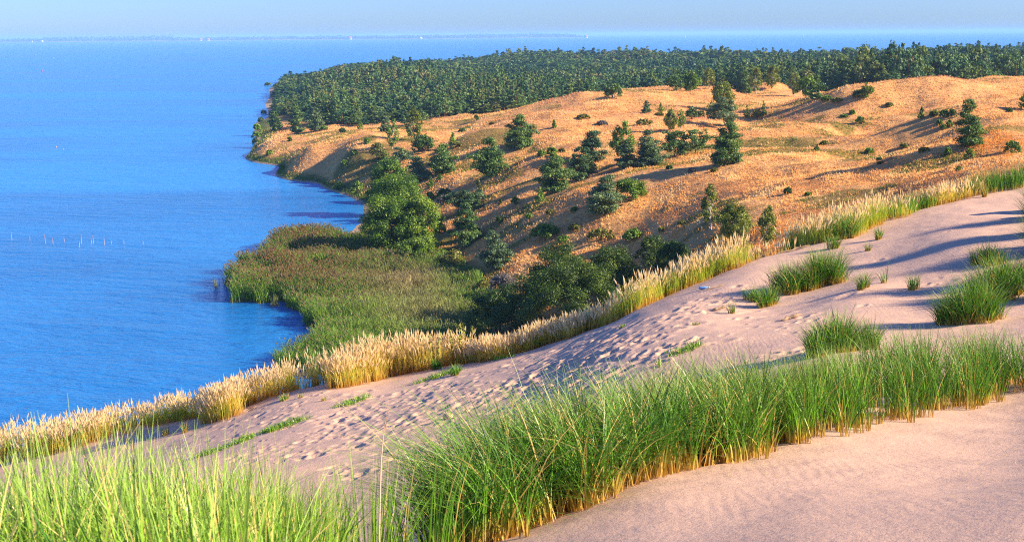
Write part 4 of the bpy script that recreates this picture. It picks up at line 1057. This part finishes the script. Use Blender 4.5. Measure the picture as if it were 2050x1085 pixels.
me = mesh_of('reed_bed', V, Q); attr(me, 'bl', np.vstack([cls, cl2, cl3]))
obj('reed_bed', me, REED, kind='stuff', label='green reed bed with reddish plumes standing in the lagoon shallows', category='reeds')
for cx, by, n, lab in [(432,577,26,'thin outlying reeds in open water west of the reed bed'), (452,570,20,'few outlying reeds close to the reed bed tip'), (618,640,60,'yellow reed clump in water at the inner reed edge'), (594,722,70,'small reed clump in water near the dune foot'), (550,612,60,'yellowing reed clump on the outer reed edge')]:
    c0 = at_height(float(cx), float(by), 0.); B = c0 + np.c_[r.normal(0, .32, n), r.normal(0, .3, n), np.zeros(n)]
    V, Q, t, rn, tip = blades(B - c0, r.uniform(.9, 2.0, n), r.uniform(0, 6.28, n), .1 + .2 * r.random(n), r.uniform(.05, .08, n), 3, r)
    me = mesh_of('reed_clump', V, Q); attr(me, 'bl', np.stack([t * .6, rn, np.full(len(t), .35)], -1)); obj('reed_clump', me, REED, loc=c0, label=lab, category='reed clump', group='small reed clumps in the water')

# --- marsh grass behind the reeds and along the shore; dry grass over the heath
n = 330000; u = r.uniform(-.225, .45, n); y = np.exp(r.uniform(math.log(96), math.log(540), n)); x = u * y; z = zh(x, y)
px_, py_ = to_px(np.c_[x, y, z])
fo = (y > forest_front(u) + 4); ok = (z > .25) & ~fo & (px_ > 470) & (px_ < 2090)
x, y, z, u, px_, py_ = [v[ok] for v in (x, y, z, u, px_, py_)]; TRK = hit_hill([1300, 1312, 1306, 1296, 1292, 1300, 1312, 1318, 1308], [385, 392, 404, 418, 434, 446, 458, 478, 500])[:, :2]
def track_d(x, y):
    d = np.full(np.shape(x), 1e9)
    for a, b in zip(TRK[:-1], TRK[1:]):
        v = b - a; t = np.clip(((x - a[0]) * v[0] + (y - a[1]) * v[1]) / (v @ v), 0, 1); d = np.minimum(d, np.hypot(x - a[0] - v[0] * t, y - a[1] - v[1] * t))
    return d
bare = sstep(.60, .66, fbm(x / 9, y / 13, 311, 4)); ok = (r.random(len(x)) > bare * .85) & (track_d(x, y) > .45)
x, y, z, u, px_, py_ = [v[ok] for v in (x, y, z, u, px_, py_)]
n = len(x)
gn = 1 - sstep(1.2, 4.2, z + 3.2 * (fbm(x / 8, y / 8, 61) - .5)); gn = np.where(u < -.09, 1 - sstep(.8, 2.4, z + (fbm(x / 6, y / 6, 62) - .5)), gn)
ptch = sstep(.58, .68, fbm(x / 14, y / 9, 71, 4))
t1 = fbm(x / 22, y / 30, 301, 3); t2 = fbm(x / 5, y / 7, 303, 3)
pal = np.array([(.86, .50, .18), (.80, .43, .14), (.56, .28, .11), (.92, .64, .28), (.36, .30, .06)])
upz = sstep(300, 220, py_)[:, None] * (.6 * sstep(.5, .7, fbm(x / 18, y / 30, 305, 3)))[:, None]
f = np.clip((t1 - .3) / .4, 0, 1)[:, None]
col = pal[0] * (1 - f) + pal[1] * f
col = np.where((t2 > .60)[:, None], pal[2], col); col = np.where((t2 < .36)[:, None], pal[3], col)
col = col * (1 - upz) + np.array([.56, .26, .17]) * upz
hot = np.exp(-((px_ - 1990) / 80) ** 2 - ((py_ - 290) / 38) ** 2) + np.exp(-((px_ - 1590) / 60) ** 2 - ((py_ - 480) / 35) ** 2) + .6 * np.exp(-((px_ - 1420) / 120) ** 2 - ((py_ - 480) / 25) ** 2)
col = col * (1 - hot[:, None].clip(0, 1)) + np.array([.66, .28, .06]) * hot[:, None].clip(0, 1)
hol = sstep(.40, .30, fbm(x / 34 + 7, y / 42, 21, 3)) * sstep(.42, .6, fbm(x / 5, y / 5, 73, 3))
gp = (gn * .95 + ptch * .6 + hol * .7).clip(0, 1) > r.random(n) * .9 + .08
grc = np.where((r.random(n) < .5)[:, None], (.10, .165, .022), (.24, .27, .05))
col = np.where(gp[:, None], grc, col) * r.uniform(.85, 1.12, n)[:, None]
sc_ = np.interp(y, [96, 200, 540], [.8, 1.0, 1.7])
hh_ = r.uniform(.22, .50, n) * sc_ * np.where(gn > .5, 1.4, 1.) * np.where(t2 > .6, .7, 1)
B = np.c_[x, y, z - .04]
parts = []
for j in range(2):
    Bj = B + np.c_[r.normal(0, .12, (n, 2)), np.zeros(n)]
    V, Q, t, rn, tip = blades(Bj, hh_ * r.uniform(.7, 1.1, n), PI + r.normal(0, 1.0, n), .2 + .5 * r.random(n), r.uniform(.09, .20, n) * sc_, 1, r)
    parts.append((V, Q, np.repeat(col, 4, 0) * (.9 + .2 * t[:, None])))
s = M('heath grass'); c = s.attr('gc').outputs['Color']; HG = s.surf(s.leafy(c, .35, None, 0))
V, Q = join([(a, b) for a, b, _ in parts]); me = mesh_of('heath_grass', V, Q); attr(me, 'gc', np.vstack([p[2] for p in parts]))
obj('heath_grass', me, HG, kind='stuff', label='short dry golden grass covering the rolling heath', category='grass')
# ------------------------------------------------------------------ small things in the lagoon and on the sand
def plain(name, col, rough=.7, spec=.3):
    s = M(name); n_ = s.noise(s.n('TexCoord').outputs['Object'], 9, 4, .6)
    return s.surf(s.principled(s.mix(s.ramp(n_, (.35, 0.), (.7, .45)), col, tuple(v * .6 for v in col)), rough, spec))
WOODP = plain('pale stake wood', (.46, .36, .34)); WHITE = plain('white paint', (.8, .8, .78)); REDP = plain('red paint', (.55, .03, .03)); ROOFR = plain('red roof tile', (.62, .16, .09)); HULL = plain('dark hull', (.05, .06, .08)); SAILM = plain('sail cloth', (.82, .82, .80))
STK = [(122,310,230),(305,318,262),(466,340,250),(544,350,288),(660,325,285),(814,385,320),(836,350,255),(938,350,295),(959,345,265),(1072,360,270),(1143,350,312),(1271,350,300),(1468,355,320)]
ORD = ['first', 'second', 'third', 'fourth', 'fifth', 'sixth', 'seventh', 'eighth', 'ninth', 'tenth', 'eleventh', 'twelfth', 'last']
r = np.random.default_rng(4)
for i, (X_s, b_, t_) in enumerate(STK):
    px0, by, ty = X_s / 5.125, 420 + b_ / 5.125, 420 + t_ / 5.125
    p = at_height(px0, by, 0.); hh_ = (by - ty) * p[1] / F
    tall = 'tall' if b_ - t_ > 75 else ('short' if b_ - t_ < 45 else 'thin')
    root = thing('fishing_stake', f'{tall} pale wooden stake in the lagoon, {ORD[i]} from the west in its row', 'stake', (p[0], p[1], 0), 'wooden fishing stakes standing in the lagoon')
    ln = r.normal(0, .04, 2)
    V, Q = tube([[0, 0, -1.5], [ln[0] * .5, ln[1], hh_ * .5], [ln[0], ln[1], hh_]], [.055, .05, .035], 7); obj('pole', mesh_of('pole', V, Q, smooth=True), WOODP, root)
    V, Q = tube([[ln[0] * .8, ln[1], hh_ * .80], [ln[0] * .9, ln[1], hh_ * .86]], [.06, .06], 7); obj('rope_binding', mesh_of('rope_binding', V, Q), HULL, root)

def lathe(prof, k=14):
    prof = np.array(prof, float); an = np.arange(k) / k * 2 * PI
    V = np.stack([prof[:, :1] * np.cos(an), prof[:, :1] * np.sin(an), np.broadcast_to(prof[:, 1:], (len(prof), k))], -1).reshape(-1, 3)
    i = np.arange(len(prof) - 1)[:, None] * k; j = np.arange(k)[None]
    return V, np.stack([i + j, i + (j + 1) % k, i + k + (j + 1) % k, i + k + j], -1).reshape(-1, 4)

def boat(px0, py0, d, Lh, label, sail=0., hull=WHITE, name='sailing_boat', cat='boat', heading=.3):
    p = at_depth(px0, py0, d); root = thing(name, label, cat, (p[0], p[1], 0)); root.rotation_euler = (0, 0, heading)
    st = np.linspace(-1, 1, 9); hw = .17 * Lh * (1 - np.abs(st) ** 2.6 * np.where(st > 0, 1, .45)); V = []
    for t, w_ in zip(st, hw):
        for a in np.linspace(0, PI, 7): V.append((t * Lh / 2, -math.cos(a) * max(w_, .01), .10 * Lh * (1 + .35 * max(t, 0) ** 2) - math.sin(a) * .16 * Lh))
    Qf = grid_faces(9, 7); deck = [(i * 7, i * 7 + 6, i * 7 + 13, i * 7 + 7) for i in range(8)]
    obj('hull', mesh_of('hull', V, np.vstack([Qf, deck])), hull, root)
    V, Q = lathe([(.001, .10 * Lh), (.10 * Lh, .10 * Lh), (.09 * Lh, .17 * Lh), (.001, .19 * Lh)], 8); obj('cabin', mesh_of('cabin', V, Q), WHITE, root)
    if sail:
        V, Q = tube([[.05 * Lh, 0, .1 * Lh], [.05 * Lh, 0, sail]], [.012 * Lh, .008 * Lh], 6); obj('mast', mesh_of('mast', V, Q), WHITE, root)
        g = [(x * (1 - t) * .48 * Lh + .03 * Lh, .06 * Lh * math.sin(PI * x) * (1 - t), .18 * Lh + t * (sail - .2 * Lh)) for t in np.linspace(0, .98, 8) for x in np.linspace(0, -1, 5)]
        g = np.array(g); g2 = g + [0, .012 * Lh, 0]; n_ = len(g); Qs = grid_faces(8, 5)
        obj('sail', mesh_of('sail', np.vstack([g, g2]), np.vstack([Qs, Qs[:, ::-1] + n_])), SAILM, root)
boat(1608, 74, 13500, 13, 'white sailing boat far out under the horizon, eastern one of two', 22)
boat(1571, 73, 14500, 14, 'small low white boat far out under the horizon, west of the sailing boat', 0, name='motor_boat')
boat(1372, 76, 11500, 11, 'tiny white sailing boat off the eastern tip of the far shore', 22)
boat(106, 115, 2550, 4.6, 'small white boat on open water above the red buoy', 0, name='motor_boat')
# red buoy
p = at_height(84., 143., 0.); root = thing('red_buoy', 'red conical buoy floating alone on the open lagoon', 'buoy', (p[0], p[1], 0))
V, Q = lathe([(.001, -.5), (.8, -.4), (.85, .35), (.45, .55), (.001, .56)]); obj('float', mesh_of('float', V, Q, smooth=True), REDP, root)
V, Q = lathe([(.001, .5), (.42, .5), (.2, 2.6), (.001, 2.7)]); obj('tower', mesh_of('tower', V, Q), REDP, root)
# orange net float line
for i, (a, b) in enumerate([(113, 295), (127, 300)]):
    p = at_height(float(a), float(b), 0.); V, Q = lathe([(.001, -.12), (.16, -.08), (.22, .05), (.15, .18), (.04, .22), (.03, .5), (.001, .5)], 10)
    obj('net_float', mesh_of('net_float', V, Q, smooth=True), plain('float plastic', (.70, .36, .16) if i == 0 else (.62, .22, .30)), loc=(p[0], p[1], 0), label=('pale orange' if i == 0 else 'pinkish') + ' net float bobbing in open water below the red buoy', category='float', group='net floats in open water')

# ------------------------------------------------------------------ the far shore
Yf = 13200.
xs = np.arange(-.52 * Yf, .064 * Yf, 60.); rows = np.array([0, 8, 60, 900, 1500.])
tip_ = sstep(0, 1400, .064 * Yf - xs)
V = []
for q in rows:
    base = {0: -3, 8: 1.2, 60: 4, 900: 9, 1500: -3}[int(q)]
    V.append(np.stack([xs, Yf + q + 60 * (fbm(xs / 400, xs * 0 + .3, 5, 3) - .5) * 2 + 700 * (1 - tip_), np.where(base > 0, base * (.3 + .7 * tip_), base) + 0 * xs], -1))
FS = plain('far shore ground', (.30, .26, .14)); obj('far_shore', mesh_of('far_shore', np.array(V), grid_faces(len(rows), len(xs))), FS, kind='structure', label='low wooded land along the far side of the lagoon', category='far shore')
r = np.random.default_rng(8); Vc = []
for row, (off, hmax) in enumerate([(60, 22), (200, 27), (420, 33), (700, 38), (1000, 43)]):
    x = np.arange(-.52 * Yf, .062 * Yf, 17.) + r.uniform(-8, 8, len(np.arange(-.52 * Yf, .062 * Yf, 17.)))
    px0 = 1025 + x / (Yf + off) * F
    prof = np.interp(px0, [-200, 0, 60, 105, 110, 355, 372, 400, 430, 520, 600, 700, 840, 900, 950, 1000, 1050, 1140, 1165, 1180], [.62, .62, .66, .68, .92, 1.0, .62, .5, .62, .66, .72, .70, .72, .66, .85, .80, .92, .80, .4, .12])
    n_ = fbm(x / 160, x * 0 + row, 31, 4); keep = (n_ > (.42 if row < 2 else .22)); x, prof, n_ = x[keep], prof[keep], n_[keep]
    hT = (1.3 * hmax * prof * (.75 + .5 * n_)).clip(3); k = np.repeat(np.arange(len(x)), 9)
    C = np.c_[x[k] + r.normal(0, 8, len(k)), Yf + off + 700 * (1 - sstep(0, 1400, .064 * Yf - x[k])) + r.normal(0, 8, len(k)), 2 + hT[k] * r.uniform(.15, 1., len(k))]
    Vc.append(leaf_quads(C, unit(r.normal(size=(len(k), 3)) + [0, -.8, .5]), 13., r, 1.2).reshape(-1, 3))
Vc = np.vstack(Vc); me = mesh_of('far_wood', Vc, quads(len(Vc) // 4)); attr(me, 'rv', np.repeat(r.random(len(Vc) // 4), 4))
obj('far_wood', me, LM['pine'], kind='stuff', label='low blue line of woods along the far shore', category='wood')
for i, (px0, py0, w_, col, lab) in enumerate([(401, 84, 7, 'r', 'larger red roofed house on the far shore, western of two neighbours'), (416, 84, 7, 'r', 'red roofed house on the far shore, eastern of two neighbours'), (700, 83.5, 9, 'r', 'broad red roofed house alone on the middle of the far shore'), (842, 80, 6, 'w', 'white house among trees of the far shore'), (1173, 76.5, 7, 'r', 'red building near the eastern tip of the far shore'), (84, 85, 5, 'w', 'small white house low on the western far shore'), (64, 84.5, 3, 'w', 'tiny white shed at the western end of the far shore')]):
    p = at_depth(px0, py0, Yf - 6); w2 = w_ * Yf / F / 2; dp = w2 * .6; hw = w2 * .55; hr = w2 * .75; zb = 1.0
    root = thing('shore_house', lab, 'house', (p[0], p[1], zb))
    obj('wall', mesh_of('wall', [(-w2, -dp, -2), (w2, -dp, -2), (w2, dp, -2), (-w2, dp, -2), (-w2, -dp, hw), (w2, -dp, hw), (w2, dp, hw), (-w2, dp, hw)], [(0, 1, 5, 4), (1, 2, 6, 5), (2, 3, 7, 6), (3, 0, 4, 7)]), WHITE, root)
    e_ = w2 * .08
    obj('roof', mesh_of('roof', [(-w2 - e_, -dp - e_, hw), (w2 + e_, -dp - e_, hw), (w2 + e_, dp + e_, hw), (-w2 - e_, dp + e_, hw), (-w2 - e_, 0, hw + hr), (w2 + e_, 0, hw + hr)], [(0, 1, 5, 4), (2, 3, 4, 5), (0, 3, 2, 1)], [(0, 4, 3), (1, 2, 5)]), ROOFR if col == 'r' else WHITE, root)
    for k in (-.5, 0, .5):
        V = [(k * w2 - w2 * .1, -dp - .05, hw * .35), (k * w2 + w2 * .1, -dp - .05, hw * .35), (k * w2 + w2 * .1, -dp - .05, hw * .8), (k * w2 - w2 * .1, -dp - .05, hw * .8)]
        obj('window', mesh_of('window', V, [(0, 1, 2, 3)]), HULL, root)

# ------------------------------------------------------------------ on the sand
def on_sand(px0, py0): return hit_low([px0], [py0])[0]
# crumpled blue bottle
p = on_sand(1408, 581); root = thing('plastic_bottle', 'crumpled pale blue plastic bottle lying on the shaded sand', 'bottle', (p[0], p[1], p[2] + .05)); root.rotation_euler = (math.radians(84), 0, 1.15)
V, Q = lathe([(.001, -.13), (.05, -.13), (.06, -.09), (.052, -.02), (.06, .05), (.045, .11), (.02, .15), (.018, .17), (.001, .17)]); V = V * [1, .75, 1]; V += .006 * np.sin(V[:, [2, 0, 1]] * 90)
obj('body', mesh_of('body', V, Q, smooth=True), plain('blue plastic', (.25, .48, .75), .25, .5), root)
V, Q = lathe([(.001, .165), (.022, .165), (.022, .19), (.001, .19)]); obj('cap', mesh_of('cap', V, Q), WHITE, root)
DRIFT = plain('driftwood', (.40, .28, .17))
for px0, py0, ln, rd, rz, lab in [(1585, 639, .55, .035, .25, 'knobbly brown driftwood piece casting a small shadow on the slope'), (1430, 579, .6, .018, .3, 'thin dark stick lying beside the blue bottle'), (1440, 620, .35, .03, .1, 'short pale driftwood bit below the shadow band west of the wiry sprig'), (1150, 745, .3, .016, .4, 'small twig among the footprints'), (1590, 503, 1.1, .035, .1, 'bleached branch lying on the brow by the dry stalks')]:
    p = on_sand(px0, py0); r = np.random.default_rng(int(px0)); t = np.linspace(-.5, .5, 8)
    path = np.c_[t * ln, r.normal(0, .03 * ln, 8), .02 + np.abs(r.normal(0, .02 * ln, 8))]
    rr_ = rd * (1 + .35 * r.normal(size=8)).clip(.5, 1.6); rr_[[0, -1]] *= .4
    parts = [tube(path, rr_, 7)]
    for k in (2, 4, 5): parts.append(tube([path[k], path[k] + [.03, .10 * ln, .07 * ln]], [rd * .5, rd * .2], 5))
    V, Q = join(parts); o = obj('driftwood', mesh_of('driftwood', V, Q, smooth=True), DRIFT, loc=(p[0], p[1], p[2] + rd * .5), label=lab, category='driftwood'); o.rotation_euler = (0, math.radians(-12), rz)
# pale clods of hardened sand
for px0, py0, rd, lab in [(898, 838, .10, 'large pale clod of sand resting on the footprint slope'), (935, 826, .05, 'small sand clod just east of the large pale clod'), (1104, 775, .05, 'sand clod high among the footprints')]:
    p = on_sand(px0, py0); k = 12; j = 8; th = np.linspace(.05, PI - .05, j)[:, None]; ph = np.linspace(0, 2 * PI, k, endpoint=False)[None]
    D = np.stack([np.sin(th) * np.cos(ph), np.sin(th) * np.sin(ph), np.cos(th) + 0 * ph], -1).reshape(-1, 3); V = D * rd * (.8 + .5 * fbm(D[:, 0] * 2 + 3 + px0, D[:, 1] * 2 + D[:, 2] * 3, 9, 3))[:, None] * [1.25, .9, .85]
    i = np.arange(j - 1)[:, None] * k; q = np.arange(k)[None]; Q = np.stack([i + q, i + (q + 1) % k, i + k + (q + 1) % k, i + k + q], -1).reshape(-1, 4)
    obj('sand_clod', mesh_of('sand_clod', V, Q, smooth=True), SAND, loc=(p[0], p[1], p[2] + rd * .45), label=lab, category='sand clod')
# pale dead stem near the camera
u0, y0 = -.117, 7.0; z0 = float(zd(np.array([u0 * y0]), np.array([y0]))[0]); root = thing('dry_stem', 'single pale dead grass stem standing in the thin grass close by', 'dry stem', (u0 * y0, y0, z0 - .03))
V, Q = tube([[0, 0, 0], [.01, 0, .4], [.03, .01, .8], [.055, .02, 1.02]], [.006, .0055, .004, .002], 5); obj('stalk', mesh_of('stalk', V, Q), plain('dead stem', (.66, .50, .38)), root)
V, Q, _, _ = plumes(np.array([[.05, .02, .98]]), np.array([[.2, .05, .97]]), .14, .006, np.random.default_rng(1)); obj('seed_head', mesh_of('seed_head', V, Q), plain('dead seed head', (.6, .42, .3)), root)
# tall seeding weeds sticking out of the golden fringe
WD = [(862, 730, 677), (877, 727, 672), (905, 728, 680), (912, 726, 672), (922, 727, 664), (933, 727, 664), (938, 726, 668)]
GW = plain('weed stem', (.28, .30, .06))
for i, (px0, by, ty) in enumerate(WD):
    p = on_sand(px0, by); hh_ = (by - ty) * p[1] / F * 1.1 + .25; r = np.random.default_rng(i)
    root = thing('tall_weed', f'tall seeding weed stalk above the golden marram, {ORD[i]} from the west', 'weed', (p[0], p[1] + .4, float(zd(p[:1], p[1:2] + .4)[0]) - .05), 'tall weed stalks above the golden marram')
    path = np.array([[0, 0, 0], [.03 * r.normal(), 0, hh_ * .5], [.08 * r.normal(), 0, hh_]]); V, Q = tube(path, [.016, .012, .006], 5); obj('stalk', mesh_of('stalk', V, Q), GW, root)
    t = r.uniform(.35, 1., 34); C = np.array([[np.interp(q, [0, .5, 1], path[:, e]) for e in range(3)] for q in t]) + r.normal(0, .03, (34, 3))
    V = leaf_quads(C, unit(r.normal(size=(34, 3))), .07, r, 1.9).reshape(-1, 3); me = mesh_of('seed_pods', V, quads(34)); obj('seed_pods', me, GW, root)
